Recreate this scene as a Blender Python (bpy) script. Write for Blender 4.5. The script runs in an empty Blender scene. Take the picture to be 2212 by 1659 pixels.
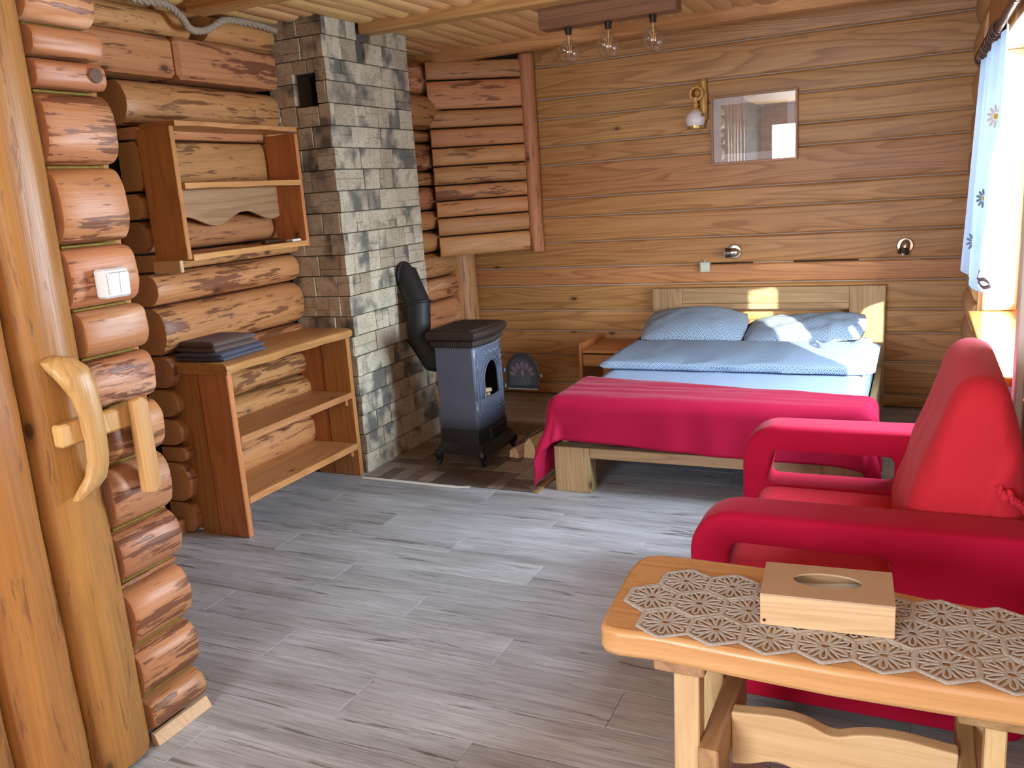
import bpy, math, random
from mathutils import Vector, Matrix, noise
random.seed(11)
D = bpy.data
sc = bpy.context.scene
COL = sc.collection
V3 = Vector
R = math.radians

# ------------------------------------------------------------ camera
yaw, pitch, roll = R(25.647), R(12.704), R(-3.975)
cy, sy, cp, sp = math.cos(yaw), math.sin(yaw), math.cos(pitch), math.sin(pitch)
fw = V3((-sy * cp, cy * cp, -sp))
rt = V3((cy, sy, 0))
up = rt.cross(fw)
rt2 = math.cos(roll) * rt + math.sin(roll) * up
up2 = -math.sin(roll) * rt + math.cos(roll) * up
cam_data = D.cameras.new('camera')
cam_data.sensor_width = 36
cam_data.lens = 1850 / 2212 * 36
cam_data.clip_start = 0.02
cam = D.objects.new('camera', cam_data)
COL.objects.link(cam)
M = Matrix((rt2, up2, -fw)).transposed().to_4x4()
M.translation = V3((0, 0, 1.55))
cam.matrix_world = M
sc.camera = cam

# ------------------------------------------------------------ light
sc.view_settings.view_transform = 'Standard'
sc.view_settings.look = 'None'
sc.view_settings.gamma = 1
sc.view_settings.use_curve_mapping = False
sc.view_settings.exposure = 0.47
SUN_DIR = V3((-0.497, 0.867, -0.335)).normalized()      # direction the light travels
world = D.worlds.new('world')
sc.world = world
world.use_nodes = True
wn = world.node_tree
sky = wn.nodes.new('ShaderNodeTexSky')
sky.sky_type = 'NISHITA'
sky.sun_disc = False
sky.sun_elevation = math.asin(-SUN_DIR.z)
sky.sun_rotation = math.atan2(-SUN_DIR.x, -SUN_DIR.y)
sky.air_density = 1.0
sky.dust_density = 1.2
wn.links.new(sky.outputs[0], wn.nodes['Background'].inputs[0])
wn.nodes['Background'].inputs[1].default_value = 0.55


def lamp(name, kind, energy, color, loc=(0, 0, 0), direction=(0, 0, -1), **kw):
    l = D.lights.new(name, kind)
    l.energy = energy
    l.color = color
    for k, v in kw.items():
        setattr(l, k, v)
    o = D.objects.new(name, l)
    COL.objects.link(o)
    o.location = loc
    o.rotation_euler = V3(direction).to_track_quat('-Z', 'Y').to_euler()
    return o


lamp('sun', 'SUN', 23.0, (1.0, 0.86, 0.68), direction=SUN_DIR, angle=R(0.6))
# fill lamps added inside the solid walls, standing in for unseen windows
lamp('rear_fill_light', 'AREA', 135, (0.90, 0.95, 1.0), (-1.35, -2.3, 1.5), (0.12, 1, -0.06),
     shape='RECTANGLE', size=1.4, size_y=1.5)
lamp('side_fill_light', 'AREA', 26, (0.92, 0.96, 1.0), (0.42, 0.45, 1.45), (-0.86, 0.5, -0.06),
     shape='RECTANGLE', size=1.6, size_y=1.4)
lamp('bed_window_daylight', 'AREA', 400, (0.72, 0.86, 1.0), (1.15, 4.12, 1.47), (-1, 0, -0.15),
     shape='RECTANGLE', size=1.7, size_y=1.3)
sc.cycles.max_bounces = 8
sc.cycles.diffuse_bounces = 5
sc.cycles.glossy_bounces = 3
sc.cycles.transparent_max_bounces = 12
sc.cycles.caustics_reflective = False
sc.cycles.caustics_refractive = False
sc.cycles.sample_clamp_indirect = 6.0


# ------------------------------------------------------------ materials
class NG:
    def __init__(s, name):
        s.m = D.materials.new(name)
        s.m.use_nodes = True
        s.t = s.m.node_tree
        s.b = s.t.nodes['Principled BSDF']
        s.out = s.t.nodes['Material Output']

    def n(s, kind, **kw):
        x = s.t.nodes.new('ShaderNode' + kind)
        for k, v in kw.items():
            if k.startswith('i_'):
                x.inputs[k[2:].replace('_', ' ')].default_value = v
            elif k.startswith('n_'):
                x.inputs[int(k[2:])].default_value = v
            else:
                setattr(x, k, v)
        return x

    def l(s, a, b):
        s.t.links.new(a, b)

    def math(s, op, a, b=0.0):
        x = s.n('Math', operation=op)
        for i, q in ((0, a), (1, b)):
            if isinstance(q, (int, float)):
                x.inputs[i].default_value = q
            else:
                s.l(q, x.inputs[i])
        return x.outputs[0]

    def mix(s, fac, a, b, mode='MIX'):
        x = s.n('Mix', data_type='RGBA', blend_type=mode)
        for i, q in ((0, fac), (6, a), (7, b)):
            if isinstance(q, (int, float)):
                x.inputs[i].default_value = q
            elif isinstance(q, tuple):
                x.inputs[i].default_value = (*q[:3], 1)
            else:
                s.l(q, x.inputs[i])
        return x.outputs[2]

    def ramp(s, fac, stops):
        x = s.n('ValToRGB')
        e = x.color_ramp.elements
        while len(e) < len(stops):
            e.new(0.5)
        for q, (p, c) in zip(e, stops):
            q.position = p
            q.color = (c, c, c, 1) if isinstance(c, (int, float)) else (*c, 1)
        s.l(fac, x.inputs[0])
        return x.outputs[0]

    def coords(s, seed=True, mode='Object'):
        tc = s.n('TexCoord')
        if not seed:
            return tc.outputs[mode], None
        oi = s.n('ObjectInfo')
        cx = s.n('CombineXYZ')
        s.l(s.math('MULTIPLY', oi.outputs['Random'], 37.0), cx.inputs[0])
        s.l(s.math('MULTIPLY', oi.outputs['Random'], 91.0), cx.inputs[1])
        s.l(s.math('MULTIPLY', oi.outputs['Random'], 53.0), cx.inputs[2])
        a = s.n('VectorMath', operation='ADD')
        s.l(tc.outputs[mode], a.inputs[0])
        s.l(cx.outputs[0], a.inputs[1])
        return a.outputs[0], oi.outputs['Random']

    def noise(s, vec, scale=(1, 1, 1), detail=3.0, rough=0.5, dist=0.0):
        mp = s.n('Mapping')
        mp.inputs['Scale'].default_value = scale
        s.l(vec, mp.inputs['Vector'])
        x = s.n('TexNoise')
        x.inputs['Scale'].default_value = 1
        x.inputs['Detail'].default_value = detail
        x.inputs['Roughness'].default_value = rough
        x.inputs['Distortion'].default_value = dist
        s.l(mp.outputs[0], x.inputs['Vector'])
        return x.outputs['Fac']

    def bump(s, h, strength, dist=0.01):
        x = s.n('Bump')
        x.inputs['Strength'].default_value = strength
        x.inputs['Distance'].default_value = dist
        s.l(h, x.inputs['Height'])
        s.l(x.outputs[0], s.b.inputs['Normal'])


def wood(name, ax, base, light, dark, ring=9.0, ringamt=0.5, along=0.5, across=6.0, streak=0.0,
         streak_col=(0.13, 0.045, 0.02), streak_at=0.58, patch=0.35, knots=0.25, rough=0.5, bump=0.25,
         vary=0.16, fiber=0.35, pale=None):
    g = NG(name)
    vec, rnd = g.coords()

    def S(a, c):
        return tuple(a if i == ax else c for i in range(3))
    n1 = g.noise(vec, S(along, across), 1.5, 0.45, 0.25)
    fr = g.math('FRACT', g.math('MULTIPLY', n1, ring))
    rings = g.ramp(fr, [(0.0, 0.15), (0.15, 0.0), (0.62, 0.35), (0.9, 1.0), (1.0, 0.15)])
    fib = g.noise(vec, S(2.5, 110), 3, 0.6)
    pat = g.ramp(g.noise(vec, S(0.9, 5), 3, 0.5), [(0.3, 0), (0.7, 1)])
    col = g.mix(g.math('MULTIPLY', pat, patch), base, light)
    col = g.mix(g.math('MULTIPLY', rings, ringamt), col, dark)
    col = g.mix(g.math('MULTIPLY', g.ramp(fib, [(0.35, 1), (0.6, 0)]), fiber), col, dark)
    h = g.math('ADD', g.math('MULTIPLY', rings, -0.4), fib)
    if pale:
        pm = g.ramp(g.noise(vec, S(1.3, 9), 4, 0.6), [(0.56, 0), (0.66, 0.8)])
        col = g.mix(pm, col, pale)
    if streak:
        st = g.noise(vec, S(4.2, 34), 6, 0.66, 0.3)
        big = g.noise(vec, S(1.1, 4.0), 2, 0.5)
        sm = g.ramp(g.math('ADD', st, g.math('MULTIPLY', g.math('SUBTRACT', big, 0.5), 0.5)),
                    [(streak_at, 0), (streak_at + 0.045, 1)])
        nick = g.ramp(g.noise(vec, S(9, 75), 2, 0.5), [(0.70, 0), (0.73, 0.7)])
        sm = g.math('MAXIMUM', sm, nick)
        nx_ = g.n('SeparateXYZ')
        g.l(g.n('TexCoord').outputs['Normal'], nx_.inputs[0])
        endm = g.ramp(g.math('ABSOLUTE', nx_.outputs[ax]), [(0.75, 0), (0.85, 1)])
        sm = g.math('MULTIPLY', sm, g.math('SUBTRACT', 1.0, endm))
        col = g.mix(g.math('MULTIPLY', endm, 0.6), col, light)
        col = g.mix(g.math('MULTIPLY', sm, streak), col, streak_col)
        h = g.math('ADD', h, g.math('MULTIPLY', sm, -0.8))
    if knots:
        mp = g.n('Mapping')
        mp.inputs['Scale'].default_value = S(3.2, 6.0)
        g.l(vec, mp.inputs['Vector'])
        vo = g.n('TexVoronoi', voronoi_dimensions='3D')
        vo.inputs['Scale'].default_value = 1
        g.l(mp.outputs[0], vo.inputs['Vector'])
        dd = vo.outputs['Distance']
        k = g.ramp(dd, [(0.055, 1), (0.085, 0.35), (0.17, 0)])
        sel = g.ramp(vo.outputs['Color'], [(0.62 - knots * 0.5, 1), (0.63 - knots * 0.5, 0)])
        col = g.mix(g.math('MULTIPLY', g.math('MULTIPLY', k, sel), 0.9), col, (0.07, 0.028, 0.012))
    hs = g.n('HueSaturation')
    g.l(g.math('ADD', g.math('MULTIPLY', rnd, 2 * vary), 1.0 - vary), hs.inputs['Value'])
    g.l(g.math('ADD', g.math('MULTIPLY', g.math('FRACT', g.math('MULTIPLY', rnd, 7.3)), 0.016), 0.492), hs.inputs['Hue'])
    g.l(col, hs.inputs['Color'])
    g.l(hs.outputs[0], g.b.inputs['Base Color'])
    g.b.inputs['Roughness'].default_value = rough
    g.b.inputs['Specular IOR Level'].default_value = 0.35
    g.bump(h, bump, 0.004)
    return g.m


def plain(name, col, rough=0.5, metal=0.0, spec=0.5, var=0.0, vscale=30, bump=0.0, bscale=200, sheen=0.0):
    g = NG(name)
    if var or bump:
        vec, _ = g.coords()
        n = g.noise(vec, (vscale,) * 3, 4, 0.6)
        c = g.mix(g.math('MULTIPLY', g.ramp(n, [(0.35, 0), (0.7, 1)]), var), col, tuple(q * 0.45 for q in col))
        g.l(c, g.b.inputs['Base Color'])
        if bump:
            g.bump(g.noise(vec, (bscale,) * 3, 3, 0.6), bump, 0.003)
    else:
        g.b.inputs['Base Color'].default_value = (*col, 1)
    g.b.inputs['Roughness'].default_value = rough
    g.b.inputs['Metallic'].default_value = metal
    g.b.inputs['Specular IOR Level'].default_value = spec
    if sheen:
        g.b.inputs['Sheen Weight'].default_value = sheen
        g.b.inputs['Sheen Roughness'].default_value = 0.4
    return g.m


LOGC = dict(base=(0.46, 0.205, 0.085), light=(0.60, 0.31, 0.165), dark=(0.30, 0.115, 0.04))
m_log_y = wood('peeled_log_along_wall', 1, **LOGC, streak=0.85, streak_at=0.55, ring=5, ringamt=0.25, rough=0.42, pale=(0.66, 0.40, 0.24))
m_log_left = wood('peeled_log_left_wall', 1, (0.47, 0.215, 0.08), (0.60, 0.32, 0.14), (0.26, 0.095, 0.03), streak=0.85, streak_at=0.545,  # own orange-brown tone of the logs beyond the doorway
                  ring=5, ringamt=0.3, rough=0.45)
m_log_x = wood('peeled_slab_across', 0, (0.58, 0.285, 0.115), (0.68, 0.39, 0.19), (0.30, 0.11, 0.04), streak=0.8, streak_at=0.57,
               ring=5, ringamt=0.25, rough=0.45)
m_log_z = wood('peeled_log_upright', 2, (0.55, 0.265, 0.11), (0.68, 0.40, 0.21), (0.30, 0.11, 0.04), streak=0.55, streak_at=0.62,
               ring=5, ringamt=0.25, rough=0.45)
m_door = wood('door_slab_wood', 2, (0.41, 0.176, 0.046), (0.49, 0.245, 0.078), (0.21, 0.075, 0.022), streak=0.65, streak_at=0.605,
              ring=5, ringamt=0.35, rough=0.36, patch=0.6, streak_col=(0.17, 0.07, 0.035), vary=0.06)
m_back = wood('back_wall_plank_wood', 0, (0.52, 0.268, 0.100), (0.62, 0.37, 0.155), (0.28, 0.115, 0.036), ring=15, ringamt=0.72,
              along=0.42, across=6, knots=0.28, rough=0.42, vary=0.09, bump=0.2)
m_ceil = wood('ceiling_slab_wood', 1, (0.72, 0.43, 0.175), (0.80, 0.55, 0.27), (0.45, 0.215, 0.07), ring=7, ringamt=0.35, rough=0.5,
              knots=0.2, streak=0.3, streak_at=0.62, streak_col=(0.30, 0.13, 0.045))
m_beam = wood('beam_wood', 0, (0.58, 0.30, 0.105), (0.70, 0.42, 0.18), (0.26, 0.09, 0.03), ring=8, ringamt=0.4, knots=0.3)
m_seam = plain('pale_sealant', (0.40, 0.345, 0.31), 0.7)
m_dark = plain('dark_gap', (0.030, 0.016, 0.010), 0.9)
m_gold = plain('golden_foam_strip', (0.26, 0.18, 0.03), 0.6, spec=0.15, var=0.6, vscale=60)
PINE = dict(base=(0.50, 0.235, 0.085), light=(0.60, 0.32, 0.13), dark=(0.30, 0.11, 0.035))
m_pine_x = wood('pine_board_across', 0, **PINE, ring=10, knots=0.25, rough=0.4)
m_pine_y = wood('pine_board_long', 1, **PINE, ring=10, knots=0.25, rough=0.4)
m_pine_z = wood('pine_board_upright', 2, (0.46, 0.19, 0.06), (0.55, 0.26, 0.09), (0.27, 0.09, 0.028), ring=10, knots=0.22, rough=0.42)
OAK = dict(base=(0.40, 0.265, 0.14), light=(0.50, 0.35, 0.20), dark=(0.21, 0.125, 0.055))
m_oak_x = wood('oak_board_across', 0, **OAK, ring=12, ringamt=0.55, knots=0.1, rough=0.5, vary=0.06)
m_oak_z = wood('oak_board_upright', 2, **OAK, ring=12, ringamt=0.5, knots=0.1, rough=0.5, vary=0.06)
m_oak_y = wood('oak_board_long', 1, **OAK, ring=12, ringamt=0.5, knots=0.1, rough=0.5, vary=0.06)
m_table = wood('honey_table_wood', 0, (0.57, 0.335, 0.130), (0.66, 0.43, 0.20), (0.40, 0.20, 0.065), ring=8, ringamt=0.35, along=0.4,
               across=5, knots=0.05, rough=0.3, vary=0.03)
LEG = dict(base=(0.61, 0.42, 0.215), light=(0.70, 0.52, 0.30), dark=(0.43, 0.255, 0.11))
m_leg_z = wood('pale_leg_wood', 2, **LEG, ring=9, ringamt=0.35, knots=0.08, vary=0.06)
m_leg_x = wood('pale_stretcher_wood', 0, **LEG, ring=9, ringamt=0.35, knots=0.15, vary=0.06)
m_leg_y = wood('weathered_crossbar_wood', 1, (0.42, 0.25, 0.12), (0.55, 0.35, 0.18), (0.22, 0.11, 0.045), ring=9, knots=0.1)
m_boxw = wood('raw_box_wood', 0, (0.67, 0.485, 0.27), (0.74, 0.57, 0.36), (0.47, 0.29, 0.125), ring=11, ringamt=0.45, along=0.9,
              across=14, knots=0.0, vary=0.02)
m_ply = plain('plywood_lid', (0.47, 0.335, 0.215), 0.55, var=0.15, vscale=8)
m_ash = wood('pale_ash_handle', 2, (0.60, 0.36, 0.13), (0.70, 0.47, 0.21), (0.34, 0.17, 0.05), ring=14, ringamt=0.4, knots=0.05, rough=0.35)
m_bark = plain('grey_bark', (0.15, 0.12, 0.10), 0.9, var=0.8, vscale=40, bump=0.8, bscale=60)
m_knot = plain('dark_knot', (0.13, 0.07, 0.04), 0.7, var=0.7, vscale=120)
m_split = wood('split_firewood', 1, (0.58, 0.40, 0.22), (0.66, 0.50, 0.32), (0.36, 0.20, 0.09), ring=8, knots=0.0)
m_lampb = wood('dark_lamp_board', 0, (0.22, 0.105, 0.045), (0.34, 0.17, 0.075), (0.10, 0.04, 0.016), ring=10, knots=0.1)
m_night = wood('nightstand_wood', 0, (0.42, 0.165, 0.05), (0.50, 0.21, 0.07), (0.27, 0.09, 0.025), ring=10, knots=0.0, rough=0.35)
m_night_z = wood('nightstand_side_wood', 2, (0.42, 0.165, 0.05), (0.50, 0.21, 0.07), (0.27, 0.09, 0.025), ring=10, knots=0.0, rough=0.35)
m_sconce = plain('turned_yellow_wood', (0.58, 0.33, 0.09), 0.35)
m_brown = plain('dark_brown_rod', (0.055, 0.022, 0.012), 0.35)
m_white = plain('white_plastic', (0.62, 0.65, 0.66), 0.35)
m_cream = plain('grey_cream_plastic', (0.60, 0.66, 0.60), 0.4)
m_steel = plain('brushed_steel', (0.62, 0.58, 0.52), 0.25, metal=1.0)
m_dsteel = plain('dark_steel', (0.12, 0.11, 0.10), 0.35, metal=0.9)
m_black = plain('black_socket', (0.012, 0.012, 0.013), 0.3)
m_pipe = plain('black_stove_pipe', (0.010, 0.010, 0.011), 0.55, var=0.3)
m_iron = plain('black_cast_iron', (0.022, 0.020, 0.019), 0.5, metal=0.3, var=0.4, vscale=25, bump=0.2, bscale=90)
m_topiron = plain('brown_black_iron', (0.045, 0.030, 0.024), 0.5, metal=0.3, var=0.4, vscale=25, bump=0.3, bscale=90)
m_soot = plain('soot', (0.006, 0.006, 0.006), 0.95)
m_rope = plain('grey_jute_rope', (0.34, 0.27, 0.19), 0.9, var=0.4, vscale=80)
m_gilt = plain('brass_gilt', (0.62, 0.42, 0.13), 0.3, metal=0.8)
m_opal = plain('opal_white_glass', (0.82, 0.84, 0.86), 0.12)
m_paper = plain('white_paper', (0.80, 0.82, 0.84), 0.7)
m_fil = plain('amber_filament', (0.75, 0.50, 0.14), 0.4)
m_frame = wood('picture_frame_wood', 0, (0.40, 0.20, 0.09), (0.46, 0.25, 0.12), (0.26, 0.11, 0.04), ring=6, knots=0, rough=0.35)
m_mat = plain('picture_mount_card', (0.86, 0.88, 0.89), 0.8)
m_yel = plain('yellow_embroidery', (0.75, 0.55, 0.08), 0.8)
m_petal = plain('grey_blue_embroidery', (0.22, 0.30, 0.42), 0.85)
m_petalw = plain('white_embroidery', (0.75, 0.76, 0.80), 0.85)
m_lace = plain('grey_crochet_yarn', (0.545, 0.53, 0.505), 0.85, var=0.55, vscale=320, bump=0.7, bscale=500)
m_sill = wood('varnished_sill', 1, (0.42, 0.17, 0.05), (0.50, 0.23, 0.08), (0.27, 0.10, 0.03), ring=8, knots=0.0, rough=0.13)
m_case = wood('window_casing_wood', 2, (0.60, 0.38, 0.18), (0.68, 0.46, 0.24), (0.42, 0.22, 0.08), ring=8, knots=0.1)
m_vinyl = plain('white_window_vinyl', (0.78, 0.76, 0.70), 0.35)


def fabric(name, col, rough=0.85, sheen=0.14, weave=900, bump=0.25):
    g = NG(name)
    vec, _ = g.coords()
    a = g.noise(vec, (weave,) * 3, 2, 0.6)
    b = g.noise(vec, (6, 6, 6), 3, 0.6)
    c = g.mix(g.ramp(a, [(0.3, 0.35), (0.7, 0)]), col, tuple(q * 0.6 for q in col))
    c = g.mix(g.math('MULTIPLY', b, 0.25), c, tuple(min(1, q * 1.3 + 0.01) for q in col))
    g.l(c, g.b.inputs['Base Color'])
    g.b.inputs['Roughness'].default_value = rough
    g.b.inputs['Specular IOR Level'].default_value = 0.15
    g.b.inputs['Sheen Weight'].default_value = sheen
    g.b.inputs['Sheen Roughness'].default_value = 0.35
    g.b.inputs['Sheen Tint'].default_value = (1, 0.55, 0.6, 1)
    g.bump(a, bump, 0.002)
    return g.m


m_arm = fabric('crimson_chair_fabric', (0.43, 0.004, 0.040))
m_seat = fabric('red_cushion_fabric', (0.58, 0.026, 0.046), sheen=0.12)
m_blanket = fabric('magenta_red_fleece', (0.36, 0.006, 0.045), weave=500)
m_towelb = fabric('brown_grey_terry', (0.125, 0.092, 0.082), weave=700, bump=0.8, sheen=0.15)
m_towelg = fabric('slate_blue_terry', (0.085, 0.105, 0.155), weave=700, bump=0.8, sheen=0.15)


def sheet_mat(name, base, mark, dots=True, scale=34.0):
    g = NG(name)
    uv = g.n('TexCoord').outputs['UV']
    sx = g.n('SeparateXYZ')
    g.l(uv, sx.inputs[0])
    a = g.math('MULTIPLY', g.math('ADD', sx.outputs[0], sx.outputs[1]), scale)
    b = g.math('MULTIPLY', g.math('SUBTRACT', sx.outputs[0], sx.outputs[1]), scale)
    fa = g.math('ABSOLUTE', g.math('SUBTRACT', g.math('FRACT', a), 0.5))
    fb = g.math('ABSOLUTE', g.math('SUBTRACT', g.math('FRACT', b), 0.5))
    mx = g.math('MAXIMUM', fa, fb)
    if dots:
        f = g.ramp(mx, [(0.0, 1), (0.15, 1), (0.17, 0), (0.36, 0), (0.38, 0.75), (0.5, 0.75)])
    else:
        f = g.math('MULTIPLY', g.ramp(g.math('ABSOLUTE', g.math('SUBTRACT', g.math('FRACT', g.math('MULTIPLY', sx.outputs[0], 110)), 0.5)),
                                      [(0.2, 0), (0.4, 1)]), 0.35)
    g.l(g.mix(f, base, mark), g.b.inputs['Base Color'])
    g.b.inputs['Roughness'].default_value = 0.85
    g.b.inputs['Specular IOR Level'].default_value = 0.15
    vec, _ = g.coords(False)
    g.bump(g.noise(vec, (26, 26, 26), 4, 0.6), 0.35, 0.008)
    return g.m


m_bed = sheet_mat('diamond_print_bedding', (0.42, 0.545, 0.70), (0.075, 0.15, 0.27))
m_sheet = sheet_mat('striped_blue_sheet', (0.38, 0.50, 0.70), (0.27, 0.39, 0.60), dots=False)


def floor_mat():
    g = NG('grey_laminate')
    vec, rnd = g.coords()
    tone = g.noise(vec, (1.4, 9, 9), 4, 0.6)
    fine = g.noise(vec, (5, 150, 150), 4, 0.65)
    grain = g.noise(vec, (1.1, 24, 24), 3, 0.5, 0.5)
    c = g.mix(g.ramp(tone, [(0.3, 0), (0.7, 1)]), (0.28, 0.287, 0.30), (0.48, 0.505, 0.54))
    fr = g.math('FRACT', g.math('MULTIPLY', grain, 8))
    c = g.mix(g.math('MULTIPLY', g.ramp(fr, [(0.5, 0), (0.9, 1), (1.0, 0)]), 0.38), c, (0.17, 0.16, 0.15))
    c = g.mix(g.math('MULTIPLY', g.ramp(fine, [(0.35, 1), (0.55, 0)]), 0.45), c, (0.17, 0.165, 0.16))
    crk = g.noise(vec, (1.8, 30, 30), 6, 0.7, 0.8)
    ck = g.ramp(crk, [(0.595, 0), (0.64, 1)])
    c = g.mix(g.math('MULTIPLY', ck, 0.75), c, (0.09, 0.075, 0.065))
    hs = g.n('HueSaturation')
    g.l(g.math('ADD', g.math('MULTIPLY', rnd, 0.2), 0.9), hs.inputs['Value'])
    g.l(c, hs.inputs['Color'])
    g.l(hs.outputs[0], g.b.inputs['Base Color'])
    g.b.inputs['Roughness'].default_value = 0.42
    g.b.inputs['Specular IOR Level'].default_value = 0.5
    g.bump(g.math('ADD', fine, g.math('MULTIPLY', ck, -1.5)), 0.2, 0.003)
    return g.m


m_floor = floor_mat()


def stone_mat():
    g = NG('stacked_stone')
    vec, rnd = g.coords()
    a = g.noise(vec, (9, 9, 9), 5, 0.6)
    b = g.noise(vec, (6.5, 6.5, 6.5), 2, 0.5)
    c = g.noise(vec, (45, 45, 90), 4, 0.65)
    col = g.mix(g.ramp(a, [(0.3, 0), (0.7, 1)]), (0.42, 0.365, 0.26), (0.62, 0.555, 0.42))
    col = g.mix(g.ramp(g.math('FRACT', g.math('MULTIPLY', rnd, 5.7)), [(0.5, 0), (1, 0.65)]), col, (0.27, 0.21, 0.14))
    sm = g.ramp(g.math('ADD', b, g.math('MULTIPLY', g.math('SUBTRACT', rnd, 0.5), 0.18)), [(0.50, 0), (0.66, 0.85)])
    col = g.mix(sm, col, (0.072, 0.073, 0.070))
    col = g.mix(g.ramp(c, [(0.32, 0.5), (0.5, 0)]), col, (0.12, 0.10, 0.075))
    g.l(col, g.b.inputs['Base Color'])
    g.b.inputs['Roughness'].default_value = 0.75
    g.bump(g.math('ADD', g.noise(vec, (22, 22, 50), 5, 0.65), c), 0.4, 0.005)
    return g.m


m_stone = stone_mat()
m_mortar = plain('dark_mortar', (0.10, 0.085, 0.065), 0.9)


def paver_mat():
    g = NG('brown_grey_paver')
    vec, rnd = g.coords()
    a = g.noise(vec, (14, 14, 14), 5, 0.65)
    c = g.ramp(rnd, [(0.0, (0.085, 0.062, 0.052)), (0.35, (0.17, 0.128, 0.105)), (0.6, (0.26, 0.21, 0.175)), (1.0, (0.33, 0.27, 0.225))])
    c = g.mix(g.ramp(a, [(0.3, 0.5), (0.65, 0)]), c, (0.075, 0.055, 0.045))
    g.l(c, g.b.inputs['Base Color'])
    g.b.inputs['Roughness'].default_value = 0.45
    return g.m


m_paver = paver_mat()


def enamel_mat():
    g = NG('grey_blue_enamel')
    tc = g.n('TexCoord').outputs['Object']
    sx = g.n('SeparateXYZ')
    g.l(tc, sx.inputs[0])
    n = g.noise(tc, (14, 14, 14), 4, 0.6)
    z = g.math('ADD', sx.outputs[2], g.math('MULTIPLY', n, 0.08))
    soot = g.ramp(z, [(0.235, 1), (0.335, 0)])
    c = g.mix(g.ramp(g.noise(tc, (7, 7, 7), 4, 0.6), [(0.35, 0), (0.7, 0.5)]), (0.112, 0.134, 0.190), (0.074, 0.085, 0.115))
    c = g.mix(g.math('MULTIPLY', soot, 0.9), c, (0.02, 0.02, 0.022))
    g.l(c, g.b.inputs['Base Color'])
    g.b.inputs['Roughness'].default_value = 0.42
    g.b.inputs['Metallic'].default_value = 0.2
    return g.m


m_enamel = enamel_mat()
m_enamel2 = plain('grey_blue_relief', (0.13, 0.155, 0.215), 0.4, metal=0.2, var=0.4, vscale=40)


def glass_mat(name, tint=(1, 1, 1), rough=0.0, amount=1.0):
    g = NG(name)
    tr = g.n('BsdfTransparent')
    tr.inputs[0].default_value = (*tint, 1)
    gl = g.n('BsdfGlossy')
    gl.inputs['Roughness'].default_value = rough
    lw_ = g.n('LayerWeight')
    lw_.inputs[0].default_value = 0.5
    mx = g.n('MixShader')
    fz = g.math('ADD', g.math('MULTIPLY', g.math('POWER', lw_.outputs['Facing'], 3.0), 0.75), 0.07)
    g.l(g.math('MULTIPLY', fz, amount), mx.inputs[0])
    g.l(tr.outputs[0], mx.inputs[1])
    g.l(gl.outputs[0], mx.inputs[2])
    g.l(mx.outputs[0], g.out.inputs[0])
    return g.m


m_glass = glass_mat('clear_glass', (0.97, 0.98, 0.98))
m_picglass = glass_mat('picture_glass', amount=2.2)


def sheer_mat():
    g = NG('sheer_voile')
    tr = g.n('BsdfTransparent')
    tl = g.n('BsdfTranslucent')
    tl.inputs[0].default_value = (0.050, 0.066, 0.092, 1)
    df = g.n('BsdfDiffuse')
    df.inputs[0].default_value = (0.55, 0.62, 0.72, 1)
    m1 = g.n('MixShader')
    m1.inputs[0].default_value = 0.55
    g.l(df.outputs[0], m1.inputs[1])
    g.l(tl.outputs[0], m1.inputs[2])
    m2 = g.n('MixShader')
    m2.inputs[0].default_value = 0.985
    g.l(tr.outputs[0], m2.inputs[1])
    g.l(m1.outputs[0], m2.inputs[2])
    g.l(m2.outputs[0], g.out.inputs[0])
    return g.m


m_sheer = sheer_mat()


def print_mat():
    g = NG('faded_sepia_print')
    tc = g.n('TexCoord').outputs['Object']
    a = g.noise(tc, (4, 4, 6), 4, 0.6)
    b = g.noise(tc, (18, 18, 18), 4, 0.6)
    c = g.ramp(a, [(0.3, (0.42, 0.37, 0.29)), (0.5, (0.55, 0.48, 0.38)), (0.62, (0.40, 0.40, 0.37)), (0.75, (0.60, 0.55, 0.46))])
    c = g.mix(g.ramp(b, [(0.4, 0.3), (0.6, 0)]), c, (0.28, 0.27, 0.25))
    g.l(c, g.b.inputs['Base Color'])
    return g.m


m_print = print_mat()


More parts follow.
